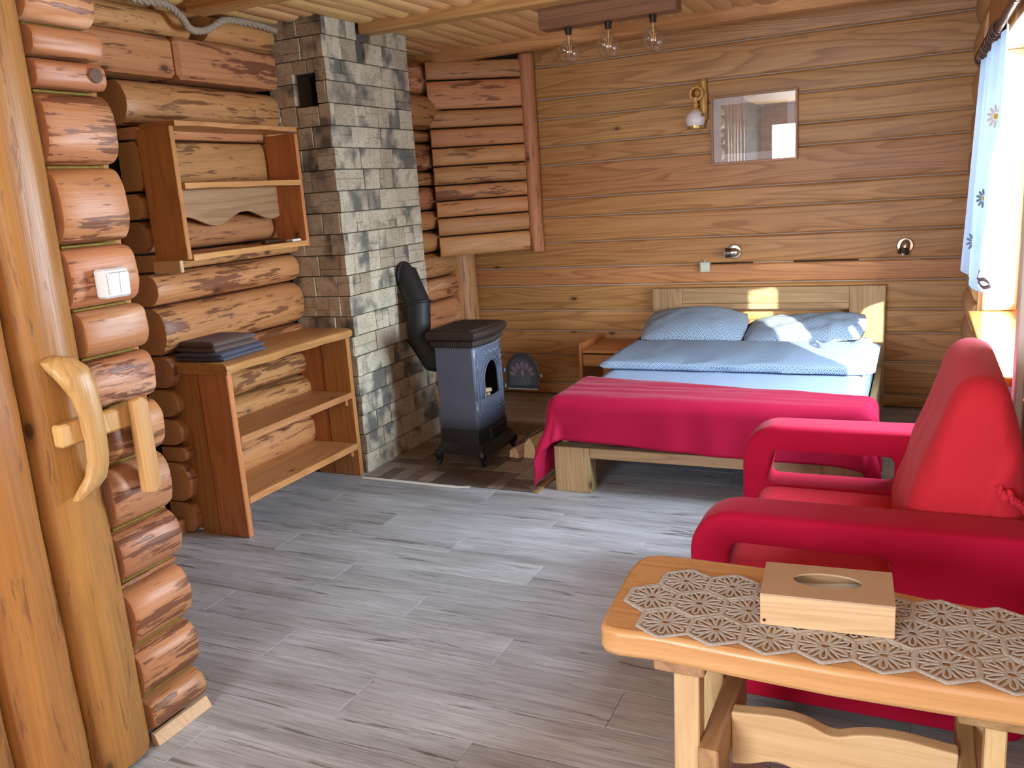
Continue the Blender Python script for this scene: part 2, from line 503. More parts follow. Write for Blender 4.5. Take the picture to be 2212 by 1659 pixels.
# ------------------------------------------------------------ mesh building
class MB:
    def __init__(s):
        s.v, s.f, s.uv = [], [], None

    def add(s, vs, fs):
        k = len(s.v)
        s.v += [V3(q) for q in vs]
        s.f += [[i + k for i in q] for q in fs]
        return s

    def obox(s, O, A, B, C, c=0.002):
        """box with corner O and edge vectors A,B,C (right handed), chamfered by c"""
        O, A, B, C = V3(O), V3(A), V3(B), V3(C)
        la, lb, lc = A.length, B.length, C.length
        c = min(c, la * 0.45, lb * 0.45, lc * 0.45)
        a, b, d = A / la, B / lb, C / lc
        vs, idx = [], {}
        for i in (0, 1):
            for j in (0, 1):
                for k in (0, 1):
                    for w in range(3):
                        q = [i * la, j * lb, k * lc]
                        for z in range(3):
                            if z != w:
                                q[z] += (c, -c)[(i, j, k)[z]]
                        idx[i, j, k, w] = len(vs)
                        vs.append(O + a * q[0] + b * q[1] + d * q[2])
        fs = []
        for w in range(3):
            o = [z for z in range(3) if z != w]
            for e in (0, 1):
                qd = []
                for (p, r) in ((0, 0), (1, 0), (1, 1), (0, 1)):
                    t = [0, 0, 0]
                    t[w], t[o[0]], t[o[1]] = e, p, r
                    qd.append(idx[t[0], t[1], t[2], w])
                if (w != 1) == (e == 0):
                    qd.reverse()
                fs.append(qd)
            for p in (0, 1):
                for r in (0, 1):
                    t0 = [0, 0, 0]
                    t0[o[0]], t0[o[1]] = p, r
                    t1 = list(t0)
                    t1[w] = 1
                    fs.append([idx[t0[0], t0[1], t0[2], o[0]], idx[t1[0], t1[1], t1[2], o[0]],
                               idx[t1[0], t1[1], t1[2], o[1]], idx[t0[0], t0[1], t0[2], o[1]]])
        for i in (0, 1):
            for j in (0, 1):
                for k in (0, 1):
                    fs.append([idx[i, j, k, w] for w in range(3)])
        return s.add(vs, fs)

    def box(s, x0, x1, y0, y1, z0, z1, c=0.002):
        return s.obox((x0, y0, z0), (x1 - x0, 0, 0), (0, y1 - y0, 0), (0, 0, z1 - z0), c)

    def prism(s, poly, O, A, B, N, c=0.0):
        """polygon (a,b) placed at O+a*A+b*B, extruded by N"""
        O, A, B, N = V3(O), V3(A), V3(B), V3(N)
        n = len(poly)
        base = [O + A * p + B * q for p, q in poly]
        if c:
            cen = sum(base, V3()) / n
            nn = N.normalized()
            inn = [p + (cen - p).normalized() * c for p in base]
            rows = [inn, [p + nn * c for p in base], [p + N - nn * c for p in base], [p + N for p in inn]]
        else:
            rows = [base, [p + N for p in base]]
        vs = [p for r in rows for p in r]
        fs = []
        for r in range(len(rows) - 1):
            for i in range(n):
                j = (i + 1) % n
                fs.append([r * n + i, r * n + j, (r + 1) * n + j, (r + 1) * n + i])
        fs.append(list(range(n))[::-1])
        fs.append([(len(rows) - 1) * n + i for i in range(n)])
        return s.add(vs, fs)

    def grid(s, fn, nu, nv, cu=False, cv=False, uvf=None):
        base = len(s.v)
        nu2, nv2 = (nu if cu else nu + 1), (nv if cv else nv + 1)
        for i in range(nu2):
            for j in range(nv2):
                s.v.append(V3(fn(i / nu, j / nv)))
        for i in range(nu):
            for j in range(nv):
                a, b = i % nu2, (i + 1) % nu2
                c, d = j % nv2, (j + 1) % nv2
                s.f.append([base + a * nv2 + c, base + b * nv2 + c, base + b * nv2 + d, base + a * nv2 + d])
        return s

    def lathe(s, prof, n=20, O=(0, 0, 0), axis=(0, 0, 1)):
        O, ax = V3(O), V3(axis).normalized()
        q = ax.to_track_quat('Z', 'Y')
        m = len(prof)
        vs = []
        for r, z in prof:
            for i in range(n):
                t = 2 * math.pi * i / n
                vs.append(O + q @ V3((r * math.cos(t), r * math.sin(t), z)))
        fs = []
        for k in range(m - 1):
            for i in range(n):
                j = (i + 1) % n
                fs.append([k * n + i, k * n + j, (k + 1) * n + j, (k + 1) * n + i])
        if prof[0][0] > 1e-5:
            fs.append(list(range(n))[::-1])
        if prof[-1][0] > 1e-5:
            fs.append([(m - 1) * n + i for i in range(n)])
        return s.add(vs, fs)

    def tube(s, pts, r, n=8, closed=False, flat=None):
        pts = [V3(p) for p in pts]
        m = len(pts)
        rr = r if isinstance(r, (list, tuple)) else [r] * m
        vs = []
        prev = None
        for k, p in enumerate(pts):
            if closed:
                t = (pts[(k + 1) % m] - pts[k - 1]).normalized()
            else:
                t = (pts[min(k + 1, m - 1)] - pts[max(k - 1, 0)]).normalized()
            if prev is None:
                a = t.orthogonal().normalized() if abs(t.z) > 0.9 else t.cross(V3((0, 0, 1))).normalized()
            else:
                a = (prev - t * prev.dot(t)).normalized()
            prev = a
            b = t.cross(a)
            for i in range(n):
                th = 2 * math.pi * i / n
                o = a * math.cos(th) * rr[k] + b * math.sin(th) * rr[k]
                if flat:
                    o.z *= flat
                vs.append(p + o)
        fs = []
        for k in range(m if closed else m - 1):
            k2 = (k + 1) % m
            for i in range(n):
                j = (i + 1) % n
                fs.append([k * n + i, k * n + j, k2 * n + j, k2 * n + i])
        if not closed:
            fs.append(list(range(n))[::-1])
            fs.append([(m - 1) * n + i for i in range(n)])
        return s.add(vs, fs)

    def log(s, O, A, U, Vv, L, h, bulge, back=0.05, n=2.3, seg=14, step=0.13, amp=0.004, seed=0.0, hfun=None, bfun=None, round_back=False):
        """half round log: runs along A from O for L, bulges along U, height h along Vv centred on O"""
        O, A, U, Vv = V3(O), V3(A), V3(U), V3(Vv)
        m = max(3, int(L / step))
        ts = [0.0, min(0.012, L * 0.1)] + [L * i / m for i in range(1, m)] + [L - min(0.012, L * 0.1), L]
        vs = []
        k = 0
        prof = []
        for i in range(seg + 1):
            th = -math.pi / 2 + math.pi * i / seg
            cs, sn = math.cos(th), math.sin(th)
            prof.append((abs(cs) ** (2 / n), math.copysign(abs(sn) ** (2 / n), sn)))
        for t in ts:
            e = 0.93 if t in (0.0, L) else 1.0
            hh = hfun(t / L) if hfun else h
            bb = bfun(t / L) if bfun else bulge
            wob = noise.noise(V3((t * 2.3 + seed, seed * 3.1, 0.3))) * amp * 1.5
            ring = [(-back, 0.5)] if not round_back else []
            for (u, v) in prof:
                q = noise.noise(V3((t * 5 + seed, u * 2 + seed, v * 2))) * amp
                ring.append((u * bb * (e if e < 1 else 1) + q + wob, v * hh / 2 * (e * 0.5 + 0.5) + q * 0.5))
            ring[0] = (-back, -hh / 2 * 0.98)
            ring.append((-back, hh / 2 * 0.98))
            ring = [(-back, -hh / 2 * 0.98)] + ring[1:]
            k = len(ring)
            for (u, v) in ring:
                vs.append(O + A * t + U * u + Vv * v)
        fs = []
        for r in range(len(ts) - 1):
            for i in range(k):
                j = (i + 1) % k
                fs.append([r * k + i, r * k + j, (r + 1) * k + j, (r + 1) * k + i])
        fs.append(list(range(k))[::-1])
        fs.append([(len(ts) - 1) * k + i for i in range(k)])
        return s.add(vs, fs)

    def build(s, name, mat, parent=None, smooth=None, bevel=0, off=None, uv=None, local=False, seg=2):
        o3 = V3((0, 0, 0)) if (local or parent is None) else OFF.get(parent.name, V3((0, 0, 0)))
        if off is not None:
            o3 = V3(off)
        me = D.meshes.new(name)
        me.from_pydata([p - o3 for p in s.v], [], s.f)
        me.update()
        import bmesh
        bm = bmesh.new()
        bm.from_mesh(me)
        bmesh.ops.recalc_face_normals(bm, faces=bm.faces)
        bm.to_mesh(me)
        bm.free()
        if uv:
            lay = me.uv_layers.new(name='UVMap')
            for lp in me.loops:
                lay.data[lp.index].uv = uv(s.v[lp.vertex_index])
        if smooth:
            me.shade_smooth()
            me.set_sharp_from_angle(angle=R(smooth))
        if mat:
            me.materials.append(mat)
        o = D.objects.new(name, me)
        COL.objects.link(o)
        if parent is not None:
            o.parent = parent
            OFF[o.name] = OFF.get(parent.name, V3((0, 0, 0)))
        if bevel:
            b = o.modifiers.new('bevel', 'BEVEL')
            b.width = bevel
            b.segments = seg
            b.limit_method = 'ANGLE'
            b.angle_limit = R(40)
        return o


OFF = {}


def tag(o, label, cat, group=None, kind=None):
    if label:
        o['label'] = label
    if cat:
        o['category'] = cat
    if group:
        o['group'] = group
    if kind:
        o['kind'] = kind
    return o


def thing(name, label, cat, loc, group=None, rotz=0.0):
    o = D.objects.new(name, None)
    o.empty_display_size = 0.05
    COL.objects.link(o)
    o.location = loc
    o.rotation_euler = (0, 0, rotz)
    OFF[o.name] = V3(loc)
    return tag(o, label, cat, group)


def copy_tree(o, parent=None):
    c = o.copy()
    COL.objects.link(c)
    if parent is not None:
        c.parent = parent
    OFF[c.name] = OFF.get(o.name, V3((0, 0, 0)))
    for ch in list(o.children):
        copy_tree(ch, c)
    return c


def rnd(a, b):
    return random.uniform(a, b)


X, Y, Z = V3((1, 0, 0)), V3((0, 1, 0)), V3((0, 0, 1))

# ============================================================ SETTING
XL, XR, YB, ZC = -3.2, 0.31, 5.93, 2.51
# ---- floor
fl = MB().box(-3.7, 0.9, -2.5, 6.1, -0.12, -0.012, 0.001).build('floor', m_floor)
tag(fl, 'grey laminate plank floor of the log cabin room', 'floor', kind='structure')
y = 0.55
row = 0
while y < 5.93:
    y1 = min(y + 0.193, 5.95)
    x = -3.42 - (row * 0.47) % 1.28
    while x < 0.42:
        a, b = max(x, -3.42), min(x + 1.28, 0.42)
        if b - a > 0.03:
            MB().box(a + 0.0005, b - 0.0005, y + 0.0005, y1 - 0.0005, -0.011, 0.0, 0.0012).build('plank', m_floor, fl)
        x += 1.28
    y += 0.193
    row += 1

# ---- ceiling: half-round slabs over squared beams
ce = MB().box(-3.7, 0.9, -2.5, 6.1, 2.56, 2.66, 0.001).build('ceiling', m_ceil)
tag(ce, 'ceiling of half round pine slabs laid over squared beams', 'ceiling', kind='structure')
x = -3.36
i = 0
while x < 0.42:
    w = rnd(0.105, 0.145)
    sd = rnd(0, 50)
    MB().log((x + w / 2, 0.9, 2.532 + rnd(-0.006, 0.004)), Y, -Z, X, 5.02, w * 1.06, rnd(0.024, 0.036), back=0.02, n=2.0, seg=8,
             step=0.3, amp=0.007, seed=sd).build('ceiling_slab', m_ceil, ce, smooth=50)
    x += w
    i += 1


def beam(x0, x1, y0, y1, z0, z1, mat=m_beam, parent=ce, c=0.012, name='beam'):
    mb = MB()
    n = 14
    prof = [(0, c), (c, 0), (1 - c, 0), (1, c)]

    def f(u, v):
        xx = x0 + (x1 - x0) * u
        k = int(round(v * 5))
        ps = [(y0, z1), (y0, z0 + c), (y0 + c, z0), (y1 - c, z0), (y1, z0 + c), (y1, z1)]
        yy, zz = ps[k]
        q = noise.noise(V3((xx * 1.7, yy * 3, zz * 3))) * 0.007
        return (xx, yy + q, zz + q)
    mb.grid(f, n, 5)
    for e in (0, n):
        mb.f.append([e * 6 + k for k in range(6)])
    return mb.build(name, mat, parent, smooth=35)


beam(-2.84, 0.36, 4.27, 4.39, 2.455, 2.535)
beam(-3.12, 0.36, 3.27, 3.395, 2.455, 2.535)
beam(-3.3, 0.36, 5.46, 5.58, 2.44, 2.535)
beam(-3.3, 0.36, 2.2, 2.33, 2.455, 2.535)

# ---- back wall of planks
wb = MB().box(-3.4, 0.6, YB + 0.026, YB + 0.2, -0.05, 2.6, 0.001).build('wall_back', m_dark)
tag(wb, 'back wall of broad varnished pine planks with pale seams', 'wall', kind='structure')
seams = [0.0, 0.085, 0.305, 0.494, 0.648, 0.834, 0.969, 1.152, 1.335, 1.469, 1.706, 1.840, 2.027, 2.166, 2.385, 2.55]
for i in range(len(seams) - 1):
    z0, z1 = seams[i] + 0.004, seams[i + 1] - 0.004
    mb = MB()
    pf = [(0.03, z0), (0.010, z0), (0.001, z0 + 0.007), (0, z0 + 0.014), (0, z1 - 0.014), (0.001, z1 - 0.007), (0.010, z1), (0.03, z1)]
    j = rnd(-0.003, 0.003)
    mb.prism([(a + j, b) for a, b in pf], (-3.32, YB, 0), Y, Z, X * 3.68)
    mb.build('plank', m_back, wb, smooth=50)
for i in range(1, len(seams) - 1):
    mb = MB()

    def f(u, v, z=seams[i], s=i):
        xx = -3.3 + 3.6 * u
        q = noise.noise(V3((xx * 1.3, s * 7.7, 0))) * 0.0025
        th = math.pi * 2 * v
        return (xx, YB + 0.0150 + 0.0045 * math.cos(th) + q, z + 0.0048 * math.sin(th))
    mb.grid(f, 40, 6, cv=True)
    mb.build('seam_strip', m_seam, wb, smooth=60)

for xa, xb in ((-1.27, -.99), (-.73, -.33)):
    MB().box(xa, xb, YB + 0.0015, YB + 0.012, 0.9645, 0.9735, 0.002).build('gap_shade_strip', m_dark, wb)  # dark strip filling the seam, its colour standing in for gap shade

# ---- left wall: logs beyond the inner doorway, short logs beside the entrance door
wl = MB()
wl.box(-3.6, -3.38, 1.75, 6.1, -0.05, 2.6, 0.001)
wl.box(-3.6, -2.14, 1.62, 1.745, -0.05, 2.6, 0.001)
wl.box(-2.4, -2.24, -2.5, 1.62, -0.05, 2.6, 0.001)
wl = wl.build('wall_left', m_dark)
tag(wl, 'left wall of stacked peeled logs with dark gaps', 'wall', kind='structure')


def wall_log(y0, y1, z0, z1, groove, bulge, mat, n=2.3, amp=0.005, back=0.1, name='log', step=0.13, seg=14):
    return MB().log((groove, y0, (z0 + z1) / 2), Y, X, Z, y1 - y0, z1 - z0, bulge, back, n, seg, step, amp, rnd(0, 90)).build(
        name, mat, wl, smooth=55)


stub = [2.51, 2.29, 2.205, 2.045, 1.962, 1.883, 1.691, 1.483, 1.312, 1.176, 1.029, 0.867, 0.678, 0.517, 0.493, 0.312, 0.143, 0.03]
bul = [.03, .05, .05, .035, .03, .055, .055, .055, .05, .05, .055, .065, .075, .03, .075, .075, .075]
for i in range(1, len(stub) - 1):
    z1, z0 = stub[i] - 0.004, stub[i + 1] + 0.005
    b = bul[min(i, len(bul) - 1)]
    gx = -2.005 - b - rnd(0, 0.008)
    if z1 - z0 < 0.04:
        gx, b = -2.06, 0.012
    wall_log(1.575 + rnd(-.008, .004), 1.782 + rnd(-.006, .006), z0, z1, gx, b, m_log_y, n=2.5, step=0.06)
for z in (2.045, 1.883, 1.691, 1.483, 1.312, 1.176, 1.029, 0.867, 0.678, 0.517, 0.312, 0.143):
    MB().box(-2.16, -2.060, 1.585, 1.765, z - 0.0045, z + 0.0035, 0.002).build('insulation_strip', m_gold, wl)
MB().prism([(0, 0), (0.03, 0), (0.012, 0.034), (0, 0.034)], (-2.035, 1.57, 0.0005), X, Z, Y * 0.215).build('skirting', m_leg_x, wl)

lw = [(0.0, .165, .07), (.165, .375, .09), (.375, .452, .05), (.452, .592, .085), (.592, .735, .085), (.735, .895, .085), (.895, 1.13, .09),
      (1.13, 1.288, .085), (1.288, 1.375, .04), (1.375, 1.53, .08), (1.53, 1.655, .06), (1.655, 1.885, .03), (1.885, 1.945, .02), (1.945, 2.155, .09)]
for z0, z1, b in lw:
    wall_log(2.90 + rnd(-.012, .012), 3.925, z0 + 0.004, z1 - 0.004, -3.16 - b + rnd(-.006, .006), b,
             m_log_left, n=2.2 if b > 0.05 else 3.0)
MB().box(-3.35, -3.155, 2.30, 3.20, 2.168, 2.345, 0.02).build('lintel_log', m_log_left, wl)
MB().box(-3.35, -3.15, 3.206, 3.925, 2.166, 2.355, 0.02).build('lintel_log', m_log_left, wl)
MB().log((-3.24, 2.30, 2.415), Y, X, Z, 1.05, 0.12, 0.07, 0.1, 2.3, 12, 0.13, 0.008, 5).build('log', m_log_left, wl, smooth=55)
MB().log((-3.22, 3.44, 2.425), Y, X, Z, 0.48, 0.125, 0.075, 0.1, 2.3, 12, 0.1, 0.008, 9).build('log', m_log_left, wl, smooth=55)
MB().log((-3.26, 2.28, 2.51), Y, X, Z, 1.6, 0.08, 0.06, 0.1, 2.3, 10, 0.13, 0.008, 15).build('log', m_log_left, wl, smooth=55)
for z0, z1, b in [(0, .2, .08), (.2, .42, .08), (.42, .6, .08), (.6, .80, .08), (.80, .965, .07), (.965, 1.15, .08), (1.15, 1.31, .09), (1.31, 1.45, .06),
                  (1.45, 1.62, .08), (1.62, 1.72, .05), (1.72, 1.92, .09), (1.92, 2.0, .06), (2.0, 2.24, .12), (2.24, 2.46, .05)]:
    wall_log(4.79, 5.90, z0 + 0.004, z1 - 0.004, -3.12 - b + (0.07 if b == .12 else 0), b, m_log_y)
# boards closing the inner doorway beside the log wall
for k, (ya, yb, xf) in enumerate([(1.76, 2.02, -3.30), (2.025, 2.28, -3.30), (2.285, 2.54, -3.30), (2.545, 2.70, -3.27), (2.72, 2.80, -3.235)]):
    MB().box(-3.37, xf, ya, yb, 0.0, 2.165, 0.006).build('board', m_pine_z, wl)
kn = MB().lathe([(0, 0), (.020, 0), (.019, .008), (.012, .0095), (0, .010)], 16, (-2.008, 1.738, 1.925), X).build('knot', m_knot, wl, smooth=40)
bl = MB().box(-3.26, -3.245, 2.3, 2.93, 0.0, 0.075, 0.004).build('baseboard_left', m_pine_y)
tag(bl, 'low pine skirting strip at the foot of the shaded doorway boards', 'baseboard', kind='structure')

# ---- entrance door of upright half-logs, handle and sliding latch bar
dr = MB().box(-2.19, -2.10, 0.2, 1.55, 0.01, 2.5, 0.004).build('door_1', m_dark)
tag(dr, 'entrance door made of upright half logs', 'door', kind='structure')
for ya, yb in [(1.374, 1.563), (1.171, 1.368), (0.965, 1.165), (0.77, 0.96), (0.57, 0.765), (0.37, 0.565)]:
    w = yb - ya
    MB().log((-2.055, (ya + yb) / 2, 0.012), Z, X, Y, 2.48, w, 0.06, 0.06, 2.2, 14, 0.15, 0.006, rnd(0, 60)).build('door_slab', m_door, dr, smooth=55)
# curved handle: bows away from the slab in the middle
hm = MB()
HP = [(-1.990, 1.436, 1.212, .020, .020), (-1.974, 1.452, 1.198, .036, .026), (-1.952, 1.468, 1.168, .042, .024), (-1.942, 1.482, 1.12, .036, .020),
      (-1.938, 1.488, 1.06, .031, .019), (-1.937, 1.490, 1.00, .029, .019), (-1.940, 1.489, .94, .030, .019), (-1.948, 1.484, .90, .034, .020),
      (-1.962, 1.474, .868, .042, .024), (-1.978, 1.466, .845, .040, .022)]


def hf(u, v):
    t = u * (len(HP) - 1)
    i = min(int(t), len(HP) - 2)
    k = t - i
    a = [HP[i][q] * (1 - k) + HP[i + 1][q] * k for q in range(5)]
    th = 2 * math.pi * v
    c, s_ = math.cos(th), math.sin(th)
    c = math.copysign(abs(c) ** 0.7, c)
    s_ = math.copysign(abs(s_) ** 0.7, s_)
    return (a[0] + a[4] * c, a[1] + a[3] * s_, a[2] + 0.3 * a[3] * s_)


hm.grid(hf, 27, 16, cv=True)
hm.f.append(list(range(16)))
hm.f.append([27 * 16 + i for i in range(16)])
h = hm.build('handle', m_ash, dr, smooth=50)
h['label'] = 'pale curved ash wood pull handle'
lb = MB().box(-1.990, -1.955, 1.405, 1.66, 0.985, 1.045, 0.006).build('latch_bar', m_ash, dr)
# catch block screwed to the logs
lc = thing('latch_catch', 'upright wooden catch block on the log ends receiving the latch bar', 'latch', (-1.99, 1.65, 0.9))
MB().box(-1.998, -1.965, 1.655, 1.705, 0.79, 1.055, 0.010).build('backing_block', m_pine_z, lc)
MB().prism([(1.610, .795), (1.640, .785), (1.662, .80), (1.662, 1.05), (1.645, 1.068), (1.612, 1.06)], (-1.952, 0, 0), Y, Z, X * 0.034).build(
    'hook_plate', m_ash, lc, bevel=0.008)
for z in (.845, .875, .935, .95, .965):
    MB().lathe([(0, 0), (.0045, 0), (.0045, .0015), (0, .0025)], 10, (-1.9655, 1.685, z), X).build('screw', m_black, lc, smooth=60)

# ---- right wall: log-built, with the window bay
XW = 0.325
wr = MB()
wr.box(XW, 0.52, 5.02, 6.1, -0.05, 2.6, 0.001)
wr.box(XW, 0.52, 3.16, 5.02, -0.05, 0.765, 0.001)
wr.box(XW, 0.52, 3.16, 5.02, 2.06, 2.6, 0.001)
wr.box(XW + 0.02, 0.52, 2.9, 3.16, -0.05, 2.6, 0.001)
wr.box(0.44, 0.58, 1.40, 2.9, -0.05, 2.6, 0.001)
wr.box(0.44, 0.58, -2.5, 1.40, -0.05, 2.6, 0.001)
wr = wr.build('wall_right', m_pine_y)
tag(wr, 'right wall with the curtained window bay', 'wall', kind='structure')
zz = [0.0, 0.2, 0.42, 0.63, 0.80, 1.02, 1.20, 1.41, 1.62, 1.84, 2.05, 2.28, 2.5]
for i in range(len(zz) - 1):
    MB().log((XW - 0.012, 5.12, (zz[i] + zz[i + 1]) / 2), Y, -X, Z, 0.80, zz[i + 1] - zz[i] - 0.006, 0.045, 0.05, 2.3, 12, 0.2, 0.004, i * 3.3).build(
        'log', m_case, wr, smooth=55)
# carved board over the window carrying the curtain rod
poly = [(0, 0.0), (0.10, -0.02), (0.16, 0.05), (0.13, 0.16), (0.15, 0.26), (0.12, 0.36), (0.15, 0.49), (0, 0.49)]
cb = MB().prism([(3.0, 2.0), (5.28, 2.0), (5.38, 1.99), (5.46, 2.06), (5.43, 2.16), (5.46, 2.26), (5.42, 2.36), (5.46, 2.50), (3.0, 2.50)],
                (0.290, 0, 0), Y, Z, X * 0.03).build('window_head_board', m_pine_z, wr, bevel=0.004)

# ---- window
wd = MB()
for (ya, yb, za, zb) in [(3.17, 5.01, .78, .83), (3.17, 5.01, 1.99, 2.05), (3.17, 3.21, .83, 1.99), (4.96, 5.01, .83, 1.99), (4.08, 4.14, .83, 1.99)]:
    wd.box(0.475, 0.515, ya, yb, za, zb, 0.005)
wd = wd.build('window_1', m_vinyl)
tag(wd, 'side window with sunlit wooden jamb and deep sill', 'window', kind='structure')
for ya, yb in ((3.21, 4.08), (4.14, 4.96)):
    MB().box(0.493, 0.497, ya, yb, .83, 1.99, 0.0005).build('pane', m_glass, wd)
sl = MB()
pl = [(0.47, 3.30), (0.27, 3.30)]
pl = [(0.475, 3.19), (0.475, 5.0), (0.255, 5.0), (0.255, 3.50)]
pl += [(0.255 + 0.06 * (1 - math.cos(t)), 3.50 - 0.06 * math.sin(t)) for t in [R(q) for q in (20, 40, 60, 80, 90)]] + [(0.33, 3.44), (0.33, 3.19)]
sl.prism(pl, (0, 0, 0.745), X, Y, Z * 0.035)
sl.build('sill', m_sill, wd, bevel=0.005)
MB().box(0.318, 0.474, 4.99, 5.018, 0.782, 2.05, 0.004).build('jamb', m_case, wd)
MB().box(0.318, 0.474, 3.161, 3.175, 0.782, 2.05, 0.002).build('jamb', m_case, wd)
MB().box(0.300, 0.325, 5.02, 5.115, 0.55, 2.0, 0.004).build('casing', m_case, wd)
MB().box(0.300, 0.325, 3.06, 3.16, 0.60, 2.0, 0.004).build('casing', m_vinyl, wd)
MB().box(0.318, 0.474, 3.18, 4.99, 2.05, 2.075, 0.002).build('jamb', m_case, wd)
ch = MB()
for k in range(95):
    ch.lathe([(0, -.0022), (.0022, 0), (0, .0022)], 5, (0.445, 4.5, 1.02 + k * 0.0085), Z)
ch.build('bead_chain', m_steel, wd)['kind'] = 'stuff'
MB().box(0.440, 0.452, 4.49, 4.52, 0.97, 1.02, 0.003).build('chain_weight', m_vinyl, wd)

# solid rear wall behind the camera, no window opening
wf = MB()
wf.box(-2.4, 0.58, -2.5, -2.4, -0.05, 2.6, .001)
wf = wf.build('wall_front', m_pine_x)
tag(wf, 'wall behind the viewpoint', 'wall', kind='structure')

# ---- boxed-in corner of half-log slabs beside the chimney
A0, A1 = V3((-3.10, 5.42, 0)), V3((-2.58, 5.84, 0))
ad = (A1 - A0).normalized()
au = V3((ad.y, -ad.x, 0))
t1 = MB().prism([(-3.13, 5.46), (-2.545, 5.925), (-3.13, 5.925)], (0, 0, 1.115), X, Y, Z * 1.39).build('trim_1', m_dark)
tag(t1, 'boxed corner clad in half log slabs high beside the chimney', 'trim', kind='structure')
zs = [1.112, 1.262, 1.392, 1.510, 1.618, 1.748, 1.875, 2.005, 2.128, 2.325, 2.455]
for i in range(len(zs) - 1):
    z0, z1 = zs[i] + 0.004, zs[i + 1] - 0.005
    so = MB().log((0, 0, 0), X, -Y, Z, (A1 - A0).length, z1 - z0, 0.03, 0.012, 2.6, 10, 0.09, 0.004, i * 5.1).build(
        'slab', m_log_x, t1, smooth=55, local=True)
    so.location = A0 + V3((0, 0, (z0 + z1) / 2))
    so.rotation_euler = (0, 0, math.atan2(ad.y, ad.x))
pc = A1 + ad * 0.055
MB().log(pc + V3((0, 0, 1.10)), Z, au, ad, 1.38, 0.105, 0.05, 0.03, 2.2, 12, 0.14, 0.003, 7.7).build('post', m_log_z, t1, smooth=55)
t2 = MB()


def pf2(u, v):
    th = 2 * math.pi * v
    z = 0.001 + 1.11 * u
    r = 0.118 + noise.noise(V3((math.cos(th), math.sin(th), z * 3))) * 0.006
    return (-3.155 + r * math.cos(th), 5.80 + r * math.sin(th), z)


t2.grid(pf2, 10, 22, cv=True)
t2.f.append(list(range(22))[::-1])
t2.f.append([220 + i for i in range(22)])
t2 = t2.build('trim_2', m_log_z, smooth=60)
tag(t2, 'round peeled corner post carrying the slab-clad corner box', 'post', kind='structure')

# ---- chimney
CX, CY0, CY1 = -2.85, 3.93, 4.79
chm = thing('brick_chimney', 'tall square chimney faced with grey stacked stone bricks', 'chimney', (-3.02, 4.36, 0))
core = MB()
core.box(-3.24, CX - 0.028, CY0 + 0.04, CY1 - 0.005, 0, 2.06, .001)
core.box(-3.24, -3.068, CY0 + 0.04, CY1 - 0.005, 2.06, 2.235, .001)
core.box(-2.922, CX - 0.028, CY0 + 0.04, CY1 - 0.005, 2.06, 2.235, .001)
core.box(-3.068, -2.922, CY0 + 0.22, CY1 - 0.005, 2.06, 2.235, .001)
core.box(-3.24, CX - 0.028, CY0 + 0.04, CY1 - 0.005, 2.235, 2.525, .001)
core.build('core', m_mortar, chm)
MB().box(-3.066, -2.924, CY0 + 0.15, CY0 + 0.16, 2.062, 2.233, .001).build('flue_hole_lining', m_soot, chm)


def brick(O, A, U, w, h):
    """one stacked-stone brick: face subdivided into pieces standing unevenly proud"""
    mb = MB()
    g = 0.0012
    cuts = [0, w] if w < 0.12 or random.random() < 0.30 else [0, w * rnd(0.3, 0.7), w]
    for a, b in zip(cuts[:-1], cuts[1:]):
        r = random.random()
        zs_ = [0, h] if r < 0.60 else [0, h * rnd(0.3, 0.7), h]
        for c, d in zip(zs_[:-1], zs_[1:]):
            p = rnd(0.003, 0.010)
            mb.obox(O + A * (a + g * .3) - U * 0.03 + Z * (c + g * .3), A * (b - a - g * .6), U * (0.03 + p), Z * (d - c - g * .6), 0.003)
    # thin grout recess around the brick
    return mb.build('brick', m_stone, chm)


CH = 0.1152
hole = (-3.066, -2.924, 2.062, 2.233)
for c in range(22):
    z0 = c * CH
    h = min(CH, 2.53 - z0) - 0.0035
    if h < 0.03:
        continue
    # face towards the viewer
    n = 2
    sp_ = [-3.24, -3.24 + 0.39 * ((0.62, 0.42, 0.52, 0.72)[c % 4]) + rnd(-.02, .02), CX + (0.006 if c % 2 else -0.012)]
    for a, b in zip(sp_[:-1], sp_[1:]):
        segs = [(a, b, z0, z0 + h)]
        if z0 + h > hole[2] and z0 < hole[3]:
            segs = []
            if a < hole[0]:
                segs.append((a, min(b, hole[0]), z0, z0 + h))
            if b > hole[1]:
                segs.append((max(a, hole[1]), b, z0, z0 + h))
            xa, xb = max(a, hole[0]), min(b, hole[1])
            if xb > xa + 0.01:
                if z0 < hole[2] - 0.01:
                    segs.append((xa, xb, z0, hole[2]))
                if z0 + h > hole[3] + 0.01:
                    segs.append((xa, xb, hole[3], z0 + h))
        for (p, q, r, s_) in segs:
            if q - p > 0.012:
                brick(V3((p + 0.001, CY0 + 0.012, r)), X, -Y, q - p - 0.003, s_ - r)
    # lit face towards the bed
    yy = CY0 + (0.004 if c % 2 == 0 else 0.02)
    while yy < CY1 - 0.002:
        w = rnd(0.11, 0.30)
        if CY1 - yy - w < 0.09:
            w = CY1 - yy
        if z0 + h > 2.33 and yy < 4.40 and yy + w > 4.255:
            if 4.258 - yy > 0.02:
                brick(V3((CX - 0.012, yy + 0.001, z0)), Y, X, 4.258 - yy - 0.003, h)
            if yy + w - 4.398 > 0.02:
                brick(V3((CX - 0.012, 4.399, z0)), Y, X, yy + w - 4.401, h)
            if z0 < 2.36:
                brick(V3((CX - 0.012, max(yy, 4.33), z0)), Y, X, min(yy + w, 4.398) - max(yy, 4.33), h)
        else:
            brick(V3((CX - 0.012, yy + 0.001, z0)), Y, X, w - 0.003, h)
        yy += w

